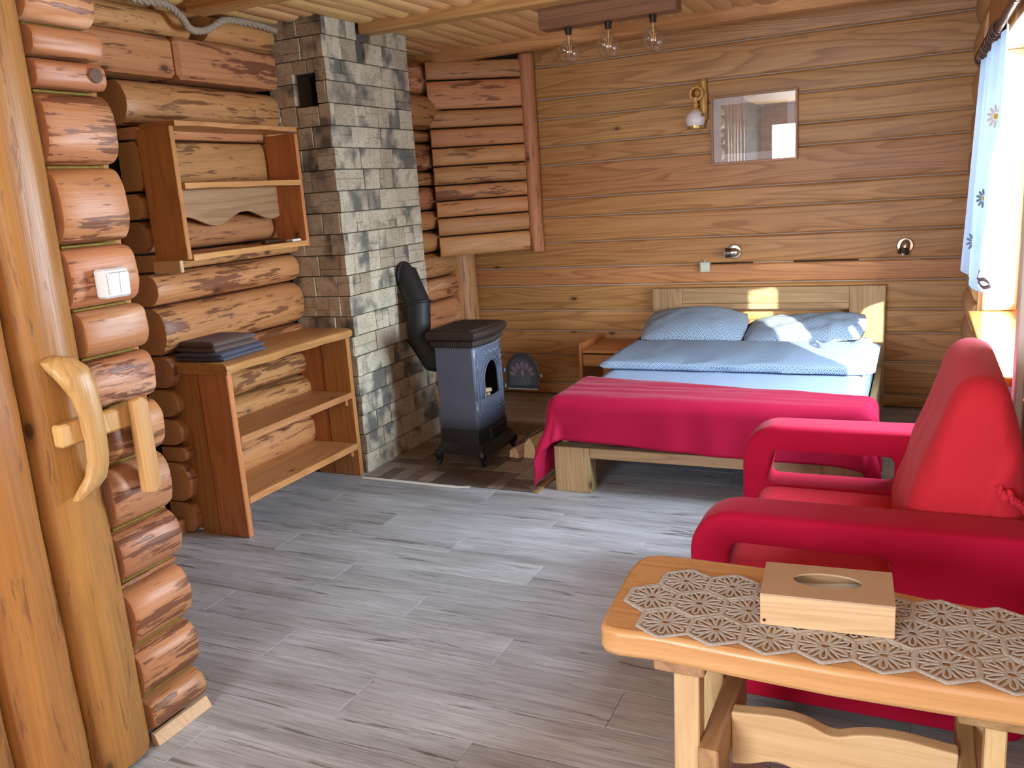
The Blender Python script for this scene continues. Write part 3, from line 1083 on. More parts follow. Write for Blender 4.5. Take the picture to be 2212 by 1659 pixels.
# ============================================================ THINGS
# ---- hearth mat with block paving
hx0, hx1, hy0, hy1 = -2.835, -1.76, 3.865, 5.12
hmat = thing('hearth_mat', 'brown hearth mat of mixed rectangular pavers under the stove', 'mat', (-2.3, 4.4, 0))
MB().box(hx0, hx1, hy0, hy1, 0.0005, 0.004, 0.001).build('mat_base', plain('dark_grout', (0.05, 0.04, 0.034), 0.7), hmat)
G = 0.087
nx, ny = int((hx1 - hx0) / G) + 1, int((hy1 - hy0) / G) + 1
used = set()
for j in range(ny):
    for i in range(nx):
        if (i, j) in used:
            continue
        opts = [(1, 1), (2, 1), (1, 2), (2, 2), (3, 2), (2, 1)]
        random.shuffle(opts)
        for (a, b) in opts + [(1, 1)]:
            cells = [(i + p, j + q) for p in range(a) for q in range(b)]
            if all(cc not in used and cc[0] < nx and cc[1] < ny for cc in cells):
                used.update(cells)
                xa, ya = hx0 + i * G, hy0 + j * G
                xb, yb = min(xa + a * G, hx1), min(ya + b * G, hy1)
                if xb - xa > 0.01 and yb - ya > 0.01:
                    MB().box(xa + .0015, xb - .0015, ya + .0015, yb - .0015, 0.002, 0.0065, 0.001).build('paver', m_paver, hmat)
                break
st = MB()


def sf(u, v):
    xx = -2.84 + 0.70 * u
    return (xx, 3.835 + 0.035 * v - 0.012 * u, 0.002 + 0.012 * max(0, u - 0.9) * 6 + 0.003 * math.sin(v * math.pi))


st.grid(sf, 16, 4)
so = st.build('edging_strip', m_vinyl)
so.modifiers.new('solid', 'SOLIDIFY').thickness = 0.0015
tag(so, 'thin pale edging strip curling up along the hearth mat front edge', 'edging strip')
sr = MB().box(-1.775, -1.745, 3.86, 4.20, 0.001, 0.009, 0.002).build('edging_strip', m_leg_y)
tag(sr, 'short brown edging strip at the hearth mat corner beside the bed leg', 'edging strip')

# ---- stove
sx, sy_ = -2.375, 4.38
stv = thing('cast_iron_stove', 'small grey blue cast iron stove with open arched door', 'stove', (sx, sy_, 0.0065))
OFF[stv.name] = V3((sx, sy_, 0))
bx0, bx1, by0, by1 = -2.49, -2.25, 4.19, 4.56


def rrect(x0, x1, y0, y1, z, bow=0.0):
    """outline whose +X side is bowed outwards"""
    pts = [(x0, y0), (x0, y1)]
    for k in range(11):
        t = k / 10
        yy = y1 + (y0 - y1) * t
        pts.append((x1 + bow * (1 - (2 * t - 1) ** 2), yy))
    return [V3((p[0], p[1], z)) for p in pts]


def stack(levels, name, mat, parent, smooth=35):
    mb = MB()
    rings = [rrect(*l) for l in levels]
    n = len(rings[0])
    vs = [p for r in rings for p in r]
    fs = []
    for r in range(len(rings) - 1):
        for i in range(n):
            j = (i + 1) % n
            fs.append([r * n + i, r * n + j, (r + 1) * n + j, (r + 1) * n + i])
    fs.append(list(range(n)))
    fs.append([(len(rings) - 1) * n + i for i in range(n)])
    mb.add(vs, fs)
    return mb.build(name, mat, parent, smooth=smooth)


# body walls (hollow)
bd = MB()
bd.box(bx0, bx1, by0, by0 + 0.012, 0.17, 0.70, 0.003)
bd.box(bx0, bx1, by1 - 0.012, by1, 0.17, 0.70, 0.003)
bd.box(bx0, bx0 + 0.012, by0 + .012, by1 - .012, 0.17, 0.70, 0.003)
bd.build('body', m_enamel, stv)
MB().box(bx0 + .013, bx1 - .005, by0 + .013, by1 - .013, 0.345, 0.36, .001).build('firebox_floor', m_soot, stv)
fb = MB()
fb.box(bx0 + .014, bx1 - .01, by0 + .013, by0 + .017, .36, .69, .001)
fb.box(bx0 + .014, bx1 - .01, by1 - .017, by1 - .013, .36, .69, .001)
fb.box(bx0 + .013, bx0 + .018, by0 + .014, by1 - .014, .36, .69, .001)
fb.build('firebox_lining', m_soot, stv)
# bowed front with an arched opening: quads between the outer frame and the arch
fcy = (by0 + by1) / 2
ARW, AZ0, AZ1 = 0.088, 0.385, 0.485


def frontx(yy):
    t = (yy - by0) / (by1 - by0)
    return bx1 + 0.028 * (1 - (2 * t - 1) ** 2)


inner, outer = [], []
NA = 16
inner.append((fcy - ARW, AZ0))
outer.append((by0, AZ0))
for k in range(NA + 1):
    th = math.pi - math.pi * k / NA
    inner.append((fcy + ARW * math.cos(th), AZ1 + 0.105 * math.sin(th)))
    if k == 0:
        outer.append((by0, AZ1))
    elif k == NA:
        outer.append((by1, AZ1))
    elif k <= 4:
        outer.append((by0, AZ1 + (0.70 - AZ1) * k / 4))
    elif k >= NA - 4:
        outer.append((by1, AZ1 + (0.70 - AZ1) * (NA - k) / 4))
    else:
        outer.append((by0 + (by1 - by0) * (k - 4) / (NA - 8), 0.70))
inner.append((fcy + ARW, AZ0))
outer.append((by1, AZ0))
fp = MB()
k0 = len(inner)
NS = 4
vs, fs = [], []
for (a, b), (c, d) in zip(inner, outer):
    for q in range(NS + 1):
        t = q / NS
        yy, z_ = a + (c - a) * t, b + (d - b) * t
        vs.append((frontx(yy), yy, z_))
for i in range(k0 - 1):
    for q in range(NS):
        fs.append([i * (NS + 1) + q, (i + 1) * (NS + 1) + q, (i + 1) * (NS + 1) + q + 1, i * (NS + 1) + q + 1])
fp.add(vs, fs)
fp.grid(lambda u, v: (frontx(by0 + (by1 - by0) * u), by0 + (by1 - by0) * u, 0.17 + (AZ0 - 0.17) * v), 12, 3)
fpo = fp.build('front_panel', m_enamel, stv, smooth=60)
fpo.modifiers.new('solid', 'SOLIDIFY').thickness = 0.012
# relief: arch surrounds, columns, bead row, scrolls
for rr_, wd_ in ((1.14, .006), (1.42, .0045)):
    pts = [(frontx(fcy + ARW * rr_ * math.cos(t)) + .002, fcy + ARW * rr_ * math.cos(t), AZ1 + .105 * rr_ * math.sin(t)) for t in
           [math.pi * (1 - k / 20) for k in range(21)]]
    if rr_ < 1.2:
        pts = [(pts[0][0], pts[0][1], AZ0)] + pts + [(pts[-1][0], pts[-1][1], AZ0)]
    MB().tube(pts, wd_, 6).build('arch_moulding', m_enamel2, fpo, smooth=60)
cm = MB()
for yc in (by0 + .025, by0 + .045, by1 - .025, by1 - .045):
    cm.tube([(frontx(yc) + .001, yc, .30), (frontx(yc) + .001, yc, .56)], .006, 6)
cm.build('fluted_pilasters', m_enamel2, fpo, smooth=60)
bdm = MB()
for k in range(26):
    yy = by0 + .02 + k * (by1 - by0 - .04) / 25
    bdm.lathe([(0, -.003), (.0045, 0), (0, .004)], 6, (frontx(yy) + .002, yy, .685), X)
for k in range(14):
    yy = fcy - .1 + k * .2 / 13
    bdm.lathe([(0, -.003), (.006 + .003 * (k % 2), 0), (0, .005)], 6, (frontx(yy) + .001, yy, .645 + .008 * math.sin(k * 1.7)), X)
for yc in (by0 + .035, by1 - .035):
    for k in range(7):
        bdm.lathe([(0, -.003), (.008 - .0007 * k, 0), (0, .006)], 8, (frontx(yc) + .001, yc + .006 * math.sin(k * 1.9), .575 + .012 * k), X)
    bdm.box(frontx(yc) - .004, frontx(yc) + .008, yc - .022, yc + .022, .285, .30, .003)
bdm.build('cast_ornament', m_enamel2, fpo, smooth=60)['kind'] = 'stuff'
# ash door plate and round air dial
MB().box(frontx(4.31) - .012, frontx(4.31) + .004, 4.285, 4.345, .295, .345, .002).build('ash_plate', m_enamel2, stv)
dl = MB().lathe([(.034, 0), (.034, .006), (.026, .009), (.010, .009), (.008, .018), (0, .018)], 22, (frontx(4.44) - .004, 4.44, .315), X).build(
    'air_dial', m_enamel2, stv, smooth=35)
MB().box(frontx(4.44) + .012, frontx(4.44) + .017, 4.41, 4.47, .312, .318, .002).build('dial_grip', m_iron, dl)
# cornice and perforated top
stack([(bx0 - .006, bx1 + .008, by0 - .006, by1 + .006, .695, .03), (bx0 - .012, bx1 + .014, by0 - .012, by1 + .012, .705, .032),
       (bx0 - .012, bx1 + .014, by0 - .012, by1 + .012, .730, .032), (bx0 - .03, bx1 + .03, by0 - .03, by1 + .03, .745, .036),
       (bx0 - .034, bx1 + .036, by0 - .034, by1 + .034, .760, .038), (bx0 - .034, bx1 + .036, by0 - .034, by1 + .034, .778, .038),
       (bx0 - .024, bx1 + .024, by0 - .024, by1 + .024, .790, .036)], 'cornice', m_topiron, stv)
fr_ = MB()
for k in range(30):
    yy = by0 - .01 + (by1 - by0 + .02) * k / 29
    fr_.box(frontx(yy) + .010, frontx(yy) + .019, yy - .003, yy + .003, .704, .731, .001)
for k in range(20):
    xx = bx0 - .008 + .245 * k / 19
    fr_.box(xx - .003, xx + .003, by0 - .016, by0 - .010, .704, .731, .001)
fr_.build('cornice_fluting', m_topiron, stv)['kind'] = 'stuff'
tp = stack([(bx0 - .012, bx1 + .01, by0 - .012, by1 + .012, .788, .032), (bx0 - .012, bx1 + .01, by0 - .012, by1 + .012, .796, .032)],
           'top_plate', m_topiron, stv)
hs_ = MB()
for i in range(8):
    for j in range(11):
        hs_.box(bx0 + .008 + i * .031, bx0 + .026 + i * .031, by0 + .008 + j * .0335, by0 + .026 + j * .0335, .7955, .7985, .001)
hs_.build('pierced_tracery', m_iron, tp)['kind'] = 'stuff'
# base block, skirt with fluting, legs
stack([(bx0 - .002, bx1 + .006, by0 - .004, by1 + .004, .128, .028), (bx0 - .002, bx1 + .006, by0 - .004, by1 + .004, .20, .028),
       (bx0 - .001, bx1 + .001, by0 - .001, by1 + .001, .215, .028)], 'base_block', m_iron, stv)
stack([(bx0 - .035, bx1 + .045, by0 - .035, by1 + .035, .070, .03), (bx0 - .035, bx1 + .045, by0 - .035, by1 + .035, .082, .03),
       (bx0 - .028, bx1 + .038, by0 - .028, by1 + .028, .090, .03), (bx0 - .006, bx1 + .010, by0 - .006, by1 + .006, .130, .03)],
      'base_skirt', m_iron, stv)
bf = MB()
for k in range(26):
    t = k / 25
    yy = by0 - .02 + (by1 - by0 + .04) * t
    bf.tube([(frontx(max(by0, min(by1, yy))) + .038, yy, .092), (frontx(max(by0, min(by1, yy))) + .012, yy * .97 + fcy * .03, .128)], .0035, 5)
for k in range(17):
    xx = bx0 - .02 + (bx1 - bx0 + .05) * k / 16
    bf.tube([(xx, by0 - .028, .092), (xx, by0 - .008, .128)], .0035, 5)
bf.build('skirt_fluting', m_iron, stv, smooth=60)['kind'] = 'stuff'
MB().box(bx1 + .008, bx1 + .04, fcy - .09, fcy + .09, .135, .20, .004).build('ash_drawer', m_iron, stv)
for (lx, ly) in ((bx0 - .02, by0 - .02), (bx1 + .03, by0 - .02), (bx0 - .02, by1 + .02), (bx1 + .03, by1 + .02)):
    dx_, dy_ = (1 if lx > sx else -1), (1 if ly > sy_ else -1)
    lm = MB()
    pth = [(lx - dx_ * .012, ly - dy_ * .012, .078), (lx, ly, .066), (lx - dx_ * .004, ly - dy_ * .004, .042), (lx - dx_ * .006, ly - dy_ * .006, .022),
           (lx + dx_ * .002, ly + dy_ * .002, .010), (lx + dx_ * .006, ly + dy_ * .006, .0065)]
    lm.tube(pth, [.028, .027, .019, .013, .014, .013], 10)
    lg = lm.build('leg', m_iron, stv, smooth=60)
    rm = MB()
    for q in (-.010, 0, .010):
        rm.tube([(lx + dx_ * .022 - q * dy_, ly + dy_ * .022 + q * dx_, .066), (lx + dx_ * .012 - q * .8 * dy_, ly + dy_ * .012 + q * .8 * dx_, .042),
                 (lx + dx_ * .007 - q * .6 * dy_, ly + dy_ * .007 + q * .6 * dx_, .022)], .003, 5)
    rm.build('acanthus_relief', m_dsteel, lg, smooth=60)
# open arched door
dz0, dzs, dw = 0.375, 0.485, 0.205
dx0 = -2.226
dmat_ = MB()


def arch(cx, w, z0, zs_, n=16, rise=None):
    rise = rise or w
    return [(cx - w, z0)] + [(cx + w * math.cos(math.pi - math.pi * k / n), zs_ + rise * math.sin(math.pi * k / n)) for k in range(n + 1)] + [(cx + w, z0)]


dcx = dx0 + dw / 2 + 0.004
ao, ai = arch(dcx, dw / 2, dz0, dzs, rise=.110), arch(dcx, dw / 2 - .017, dz0 + .017, dzs, rise=.092)
DY = 4.572
n = len(ao)
vs = [(p, DY - .012, q) for p, q in ao] + [(p, DY - .012, q) for p, q in ai] + [(p, DY + .012, q) for p, q in ao] + [(p, DY + .012, q) for p, q in ai]
fs = []
for i in range(n):
    j = (i + 1) % n
    fs += [[i, j, n + j, n + i], [2 * n + i, 2 * n + j, 3 * n + j, 3 * n + i], [i, j, 2 * n + j, 2 * n + i], [n + i, n + j, 3 * n + j, 3 * n + i]]
dob = MB().add(vs, fs).build('door', m_iron, stv)
MB().prism(ai, (0, DY - .001, 0), X, Z, Y * .006).build('door_glass', plain('smoky_glass', (0.05, 0.05, 0.058), 0.3, var=0.6, vscale=18), dob)
pm = MB()
pz = dz0 + .075
for k in range(7):
    t = math.pi * (0.08 + 0.84 * k / 6)
    c, s_ = math.cos(t), math.sin(t)
    pts = []
    for q in range(12):
        a = 2 * math.pi * q / 12
        r_, w_ = .068 + .022 * math.cos(a), .0125 * math.sin(a)
        pts.append((dcx + c * r_ - s_ * w_, pz + s_ * r_ + c * w_))
    pm.prism(pts, (0, DY - .003, 0), X, Z, Y * .003)
pm.prism([(dcx + .011 * math.cos(a), pz + .022 + .026 * math.sin(a)) for a in [2 * math.pi * q / 14 for q in range(14)]], (0, DY - .003, 0), X, Z, Y * .003)
pm.build('door_petal_panes', plain('dusty_pink_panes', (0.12, 0.075, 0.083), 0.5, var=0.4, vscale=20), dob)
MB().box(dcx - dw / 2 + .004, dcx + dw / 2 - .004, DY - .018, DY - .011, dz0 - .004, dz0 + .006, .002).build('pale_gasket', m_steel, dob)
hg = MB()
for z in (dz0 + .02, dz0 + .115):
    hg.tube([(bx1 - .01, by1 + .006, z), (dcx - dw / 2 + .012, DY, z)], .008, 8)
    hg.lathe([(.011, -.012), (.011, .012)], 10, (bx1 + .012, by1 + .008, z), Z)
hg.build('hinge', m_enamel2, stv, smooth=40)
MB().lathe([(0, 0), (.006, 0), (.006, .014), (.010, .016), (.010, .024), (0, .024)], 12, (dcx + dw / 2 + .001, DY, dz0 + .085), (1, -.4, 0)).build(
    'door_knob', m_steel, dob, smooth=40)

# firewood inside the stove
for k, (p, q, lab) in enumerate([((-2.42, 4.30, .378), (-2.262, 4.36, .382), 'pale kindling stick low in the stove opening, the left one'),
                                 ((-2.40, 4.42, .380), (-2.258, 4.385, .386), 'pale kindling stick low in the stove opening, the right one'),
                                 ((-2.40, 4.31, .408), (-2.255, 4.41, .412), 'pale kindling stick lying crosswise on top in the stove opening')]):
    d_ = (V3(q) - V3(p))
    s1 = d_.cross(Z).normalized() * .026
    tag(MB().obox(V3(p) - s1 * .5 - Z * .012, d_, s1, Z * .022, .003).build('kindling_stick', m_split), lab, 'firewood', 'kindling inside the stove')

# ---- stove pipe
pp = thing('stove_pipe', 'black elbowed stove pipe running from chimney wall to stove back', 'pipe', (-2.72, 4.44, .6))
P = [V3((-2.835, 4.50, 1.10)), V3((-2.735, 4.46, .92)), V3((-2.745, 4.45, .705)), V3((-2.62, 4.385, .59)), V3((-2.497, 4.385, .575))]
rp = .073
for a, b, nm in ((0, 1, 'upper_elbow'), (1, 2, 'straight_section'), (2, 3, 'lower_elbow'), (3, 4, 'stove_connector')):
    d_ = (P[b] - P[a])
    L_ = d_.length
    MB().lathe([(rp * (1.02 if a == 0 else 1), -.02 if a else 0), (rp, L_ * .5), (rp, L_ + .012)], 24, P[a], d_).build(nm, m_pipe, pp, smooth=40)
for k in (1, 2):
    d_ = (P[k + 1] - P[k - 1])
    MB().lathe([(rp, -.010), (rp + .007, -.006), (rp + .009, 0), (rp + .007, .006), (rp, .010)], 24, P[k], d_).build('joint_ring', m_pipe, pp, smooth=50)
MB().lathe([(rp + .016, 0), (rp + .016, .006), (rp + .003, .010), (rp + .001, .024)], 24, (-2.838, 4.50, 1.085), X).build('wall_rosette', m_pipe, pp, smooth=40)
MB().lathe([(0, 0), (.006, 0), (.006, .012), (0, .014)], 8, (-2.69, 4.392, .66), (.3, -1, .2)).build('clip', m_dsteel, pp)

# ---- firewood by the bed
fwd = [((-2.118, 4.37), (-2.055, 4.86), .034, .062, 'short split log with pale cut end, farthest from the red blanket'),
       ((-2.020, 4.38), (-1.955, 4.90), .042, .125, 'tallest split log with brown inner face next to the red blanket'),
       ((-1.915, 4.40), (-1.855, 4.86), .038, .070, 'split log half hidden behind the hanging red blanket')]
for k, (p, q, w, h_, lab) in enumerate(fwd):
    p3, q3 = V3((p[0], p[1], .007)), V3((q[0], q[1], .007))
    d_ = q3 - p3
    s1 = d_.cross(Z).normalized()
    t_ = thing('firewood_log', lab, 'firewood', p3, 'firewood by the bed')
    MB().prism([(-w, 0), (w, 0), (w * .8, h_ * .6), (w * .1, h_), (-w * .8, h_ * .7)], p3, s1, Z, d_, .003).build('split_wood', m_split, t_)
    MB().prism([(-w * .8, h_ * .72), (w * .1, h_ * 1.01), (w * .2, h_ * 1.1), (-w * .75, h_ * .86), (-w * 1.1, h_ * .4), (-w * 1.0, h_ * .3)][::1],
               p3 + d_ * .02, s1, Z, d_ * .96).build('bark', m_bark, t_)

# ---- bookshelf against the log wall
bs = thing('bookcase', 'low open pine bookcase with live edge top standing against logs', 'bookcase', (-3.03, 3.43, 0))
tpm = MB()


def live(t):
    return -2.852 + 0.008 * math.sin(t * 9) + 0.006 * math.sin(t * 23 + 1)


def tf(u, v):
    yy = 2.925 + (3.985 - 2.925) * u
    k = int(round(v * 7))
    e = live(u)
    prof = [(-3.215, .862), (-3.0, .862), (e - .022, .860), (e - .006, .851), (e, .835), (e - .006, .815), (e - .03, .810), (-3.215, .810)]
    xx, z_ = prof[k]
    if 2 <= k <= 6:
        z_ += .004 * noise.noise(V3((yy * 6, k, 0)))
    return (xx, min(yy, CY0 - .014), z_)


tpm.grid(tf, 30, 7)
for e in (0, 30):
    tpm.f.append([e * 8 + k for k in range(8)])
tpm.build('top', m_pine_y, bs, smooth=35)
for ya, yb, nm in ((2.938, 2.972, 0), (3.876, 3.908, 1)):
    MB().box(-3.05, -2.868, ya, yb, 0.0005, .810, .004).build('side_plank', m_pine_z, bs)
    MB().prism([(-3.215, .81), (-3.215, .10), (-3.19, .04), (-3.15, .0005), (-3.054, .0005), (-3.054, .81)], (0, ya + .002, 0), X, Z, Y * (yb - ya - .004)).build(
        'side_plank', m_pine_z, bs)
for z in (.482, .180):
    MB().box(-3.205, -2.866, 2.973, 3.875, z - .018, z + .018, .004).build('shelf', m_pine_y, bs)
    for yy in (2.973, 3.853):
        MB().box(-3.18, -2.90, yy, yy + .022, z - .062, z - .0185, .003).build('cleat', m_pine_x, bs)

# ---- towels


def towel(name, x0, x1, y0, y1, z0, z1, layers, mat, label, rot):
    t_ = thing(name, label, 'towel', ((x0 + x1) / 2, (y0 + y1) / 2, z0), 'folded towels on the bookcase', rot)
    dz = (z1 - z0) / layers
    cx_, cy_ = (x1 - x0) / 2, (y1 - y0) / 2
    for k in range(layers):
        mb = MB()

        def f(u, v, k=k):
            a = 2 * math.pi * v
            c, s_ = math.cos(a), math.sin(a)
            px = math.copysign(abs(c) ** .35, c)
            pz = math.copysign(abs(s_) ** .8, s_)
            yy = -cy_ + 2 * cy_ * u
            e = min(1, min(u, 1 - u) * 14 + .55)
            q = noise.noise(V3((px * 2, yy * 7, k * 3 + z0 * 9))) * .006
            return ((cx_ - .006 * (k % 2)) * px + q, yy + q, dz * (k + .5) + dz * .56 * pz * e + q * .5 * (k > 0))
        mb.grid(f, 18, 20, cv=True)
        mb.f.append(list(range(20)))
        mb.f.append([360 + i for i in range(20)])
        mb.build('fold', mat, t_, smooth=70, local=True)
    return t_


towel('folded_towel', -3.205, -2.905, 2.955, 3.275, .863, .903, 2, m_towelg, 'folded slate blue towel at the bottom of the pair on the bookcase', R(3))
towel('folded_towel', -3.195, -2.93, 2.965, 3.25, .9035, .955, 2, m_towelb, 'folded brown grey towel lying on the blue towel', R(-2))

# ---- wall shelf unit
ws = thing('wall_shelf', 'open pine shelf unit hung on the log wall by the chimney', 'shelf', (-3.05, 3.33, 1.63))
WX0, WX1, WY0, WY1 = -3.155, -2.95, 2.895, 3.765
MB().box(WX0 + .005, WX1, WY0, WY0 + .026, 1.345, 1.925, .003).build('side_panel', m_pine_z, ws)
MB().box(WX0 + .005, WX1, WY1 - .024, WY1, 1.335, 1.915, .003).build('side_panel', m_pine_z, ws)


def shelf_board(y0, y1, z0, z1, xf, amp, nm, parent, mat=m_pine_y):
    mb = MB()

    def f(u, v):
        yy = y0 + (y1 - y0) * u
        k = int(round(v * 3))
        e = xf + amp * math.sin(u * 11) * .5 + amp * math.sin(u * 5 + 1)
        return [(WX0, yy, z1), (e, yy, z1), (e, yy, z0 + .004 * noise.noise(V3((yy * 5, z0, 1)))), (WX0, yy, z0)][k]
    mb.grid(f, 20, 3)
    for e in (0, 20):
        mb.f.append([e * 4 + k for k in range(4)])
    return mb.build(nm, mat, parent, bevel=.002)


shelf_board(WY0 + .027, WY1 - .0005, 1.9255, 1.948, WX1 + .004, .005, 'top_board', ws)
shelf_board(WY0 + .027, WY1 - .025, 1.655, 1.681, WX1 + .012, .006, 'shelf', ws)
shelf_board(WY0 + .027, WY1 - .025, 1.338, 1.366, WX1 + .004, .004, 'bottom_board', ws)
bp = [(WY0 + .028, 1.654), (WY0 + .028, 1.50)]
for k in range(1, 25):
    u = k / 24
    bp.append((WY0 + .028 + u * (WY1 - WY0 - .053), 1.50 + .028 * math.sin(u * 12.5 - .6) + .02 * u))
bp.append((WY1 - .025, 1.654))
MB().prism(bp, (-3.128, 0, 0), Y, Z, X * .018).build('wavy_back_rail', m_leg_y, ws)
MB().box(-3.15, -2.98, 2.872, 2.893, 1.290, 1.345, .004).build('wall_cleat', m_leg_x, ws)
pk = thing('folded_paper_packet', 'small crumpled white packet at the right end of the hanging shelf', 'packet', (-3.0, 3.68, 1.3662))
MB().box(-3.02, -2.972, 3.655, 3.725, 1.3662, 1.378, .004).build('paper', m_paper, pk)
rm_ = thing('flat_case', 'flat dark brown case lying behind the white packet on the shelf', 'case', (-3.07, 3.6, 1.3662))
MB().box(-3.075, -3.035, 3.52, 3.66, 1.3664, 1.385, .005).build('case', m_brown, rm_)

# ---- light switch by the door
sw = thing('light_switch', 'white double rocker light switch screwed to a log beside the door', 'switch', (-2.0, 1.68, 1.38))
MB().box(-2.018, -1.975, 1.632, 1.715, 1.338, 1.418, .006).build('housing', m_white, sw)
for ya, yb in ((1.642, 1.672), (1.6735, 1.7045)):
    MB().prism([(0, 1.348), (.008, 1.348), (.012, 1.405), (0, 1.408)], (-1.976, ya, 0), X, Z, Y * (yb - ya), .0015).build('rocker', m_white, sw)

# ---- rope lying along the wall top
rp_ = [(-3.13, 2.62, 2.50), (-3.12, 2.85, 2.485), (-3.10, 3.00, 2.468), (-3.095, 3.13, 2.470), (-3.08, 3.195, 2.425), (-3.08, 3.23, 2.385), (-3.09, 3.29, 2.378),
       (-3.09, 3.37, 2.395), (-3.10, 3.45, 2.435), (-3.12, 3.53, 2.462), (-3.12, 3.65, 2.470), (-3.12, 3.80, 2.468), (-3.12, 3.90, 2.460)]


def spline(pts, n):
    out = []
    P_ = [V3(p) for p in pts]
    for i in range(len(P_) - 1):
        p0, p1, p2, p3 = P_[max(i - 1, 0)], P_[i], P_[i + 1], P_[min(i + 2, len(P_) - 1)]
        for k in range(n):
            t = k / n
            out.append(.5 * ((2 * p1) + (p2 - p0) * t + (2 * p0 - 5 * p1 + 4 * p2 - p3) * t * t + (3 * p1 - p0 - 3 * p2 + p3) * t ** 3))
    out.append(P_[-1])
    return out


cl = spline(rp_, 14)
rpm = MB()
for s_ in range(3):
    pts = []
    for k, p in enumerate(cl):
        a = k * 0.62 + s_ * 2.094
        t = (cl[min(k + 1, len(cl) - 1)] - cl[max(k - 1, 0)]).normalized()
        u = t.cross(X).normalized()
        w = t.cross(u)
        pts.append(p + (u * math.cos(a) + w * math.sin(a)) * .0095)
    rpm.tube(pts, .0095, 6)
tag(rpm.build('rope', m_rope, smooth=60), 'thick twisted jute rope draped along the top of the log wall', 'rope')

# ---- bed
bed = thing('bed_frame', 'oak bed frame with framed headboard and square legs', 'bed', (-0.92, 4.9, 0))
BX0, BX1 = -1.672, -0.162
MB().box(BX0, BX0 + .195, 3.93, 4.02, .0005, .2425, .003).build('leg', m_oak_z, bed)
MB().box(BX1 - .195, BX1, 3.93, 4.02, .0005, .2425, .003).build('leg', m_oak_z, bed)
MB().box(BX0 + .196, BX1 - .196, 3.932, 3.99, .188, .243, .003).build('foot_rail', m_oak_x, bed)
for xa in (BX0 + .01, BX1 - .045):
    MB().box(xa, xa + .035, 4.021, 5.84, .16, .30, .003).build('side_rail', m_oak_y, bed)
hb = MB().box(BX0 + .03, BX1 - .03, 5.905, 5.918, .10, .58, .002).build('headboard', m_oak_x, bed)
for xa, xb in ((BX0 + .005, BX0 + .11), (BX0 + .111, BX0 + .215), (BX1 - .215, BX1 - .0005)):
    MB().box(xa, xb, 5.85, 5.905, .0005, .812, .003).build('stile', m_oak_z, hb)
MB().box(BX0 + .216, BX1 - .216, 5.852, 5.903, .705, .811, .002).build('top_rail', m_oak_x, hb)
MB().box(BX0 + .216, BX1 - .216, 5.852, 5.903, .665, .7035, .002).build('top_rail', m_oak_x, hb)
MB().box(BX0 + .216, BX1 - .216, 5.852, 5.903, .15, .592, .002).build('lower_panel', m_oak_x, hb)


def soft(x0, x1, y0, y1, z0, z1, ex=.25, ez=.5, nu=40, nv=36, amp=.006, fr=6, seed=0, bottom=True):
    """rounded soft slab: cross section in YZ swept along X"""
    def f(u, v):
        xx = x0 + (x1 - x0) * u
        e = min(u, 1 - u) * (x1 - x0)
        rr_ = min(1, (e / .05)) if e < .05 else 1
        sc_ = math.sqrt(max(0, 1 - (1 - rr_) ** 2))
        a = 2 * math.pi * v
        c, s_ = math.cos(a), math.sin(a)
        py = math.copysign(abs(c) ** ex, c)
        pz = math.copysign(abs(s_) ** ez, s_)
        q = noise.noise(V3((xx * fr + seed, py * 3, pz + seed))) * amp + noise.noise(V3((xx * fr * 2.7, py * 7 + seed, pz))) * amp * .5
        yy = (y0 + y1) / 2 + (y1 - y0) / 2 * py * (.97 + .03 * sc_) + q
        zm = (z0 + z1) / 2 + (z1 - z0) / 2 * pz * (.25 + .75 * sc_)
        return (xx, yy, zm + (q if pz > -.5 else 0))
    mb = MB()
    mb.grid(f, nu, nv, cv=True)
    mb.f.append(list(range(nv)))
    mb.f.append([nu * nv + i for i in range(nv)])
    return mb


uvxy = lambda p: (p.x, p.y + p.z)
mt = soft(BX0 + .05, BX1 - .045, 3.99, 5.848, .2435, .497, .13, .22, 44, 40, .003, 3).build('mattress', m_sheet, smooth=70, uv=uvxy)
tag(mt, 'mattress in a striped pale blue sheet on the oak bed', 'mattress')
dv = soft(-1.648, -.168, 4.62, 5.33, .4985, .553, .16, .45, 60, 40, .010, 5, 3).build('folded_duvet', m_bed, smooth=70, uv=uvxy)
tag(dv, 'duvet with diamond print folded across the bed below the pillows', 'duvet')


def pillow(label, loc, rot, a, b, t, seed):
    o = thing('pillow', label, 'pillow', loc, 'pillows at the headboard')
    o.rotation_euler = rot
    mb = MB()
    N1, N2 = 30, 22

    def f(u, v, sg):
        p, q = 2 * u - 1, 2 * v - 1
        k = (max(0, 1 - abs(p) ** 2.6) * max(0, 1 - abs(q) ** 2.6)) ** .66
        w = noise.noise(V3((p * 2.6 + seed, q * 2.6, sg))) * .016 * k + noise.noise(V3((p * 7 + seed, q * 5, sg))) * .006 * min(1, k * 3)
        xx = a * p * (1 - .07 * q * q)
        yy = b * q * (1 - .09 * p * p)
        return (xx, yy, sg * (t * k * (1 + .18 * math.sin(p * 2 + seed)) + .003) + w)
    mb.grid(lambda u, v: f(u, v, 1), N1, N2)
    mb.grid(lambda u, v: f(u, v, -1), N1, N2)
    me_o = mb.build('case', m_bed, o, smooth=80, local=True, uv=lambda p: (p.x, p.y))
    return o


pillow('left pillow with diamond print plumped against the headboard', (-1.315, 5.605, .586), (R(16), R(2), R(3)), .337, .240, .080, 1.0)
pillow('right pillow with diamond print, flatter and partly in sunshine', (-.620, 5.60, .574), (R(11), R(-3), R(-2)), .362, .240, .072, 5.0)

# blanket over the foot end
xl, xr, yf, ytop, zt = BX0 + .035, BX1 - .03, 3.975, 4.37, .503
AL, AR_, BF = .45, .32, .262


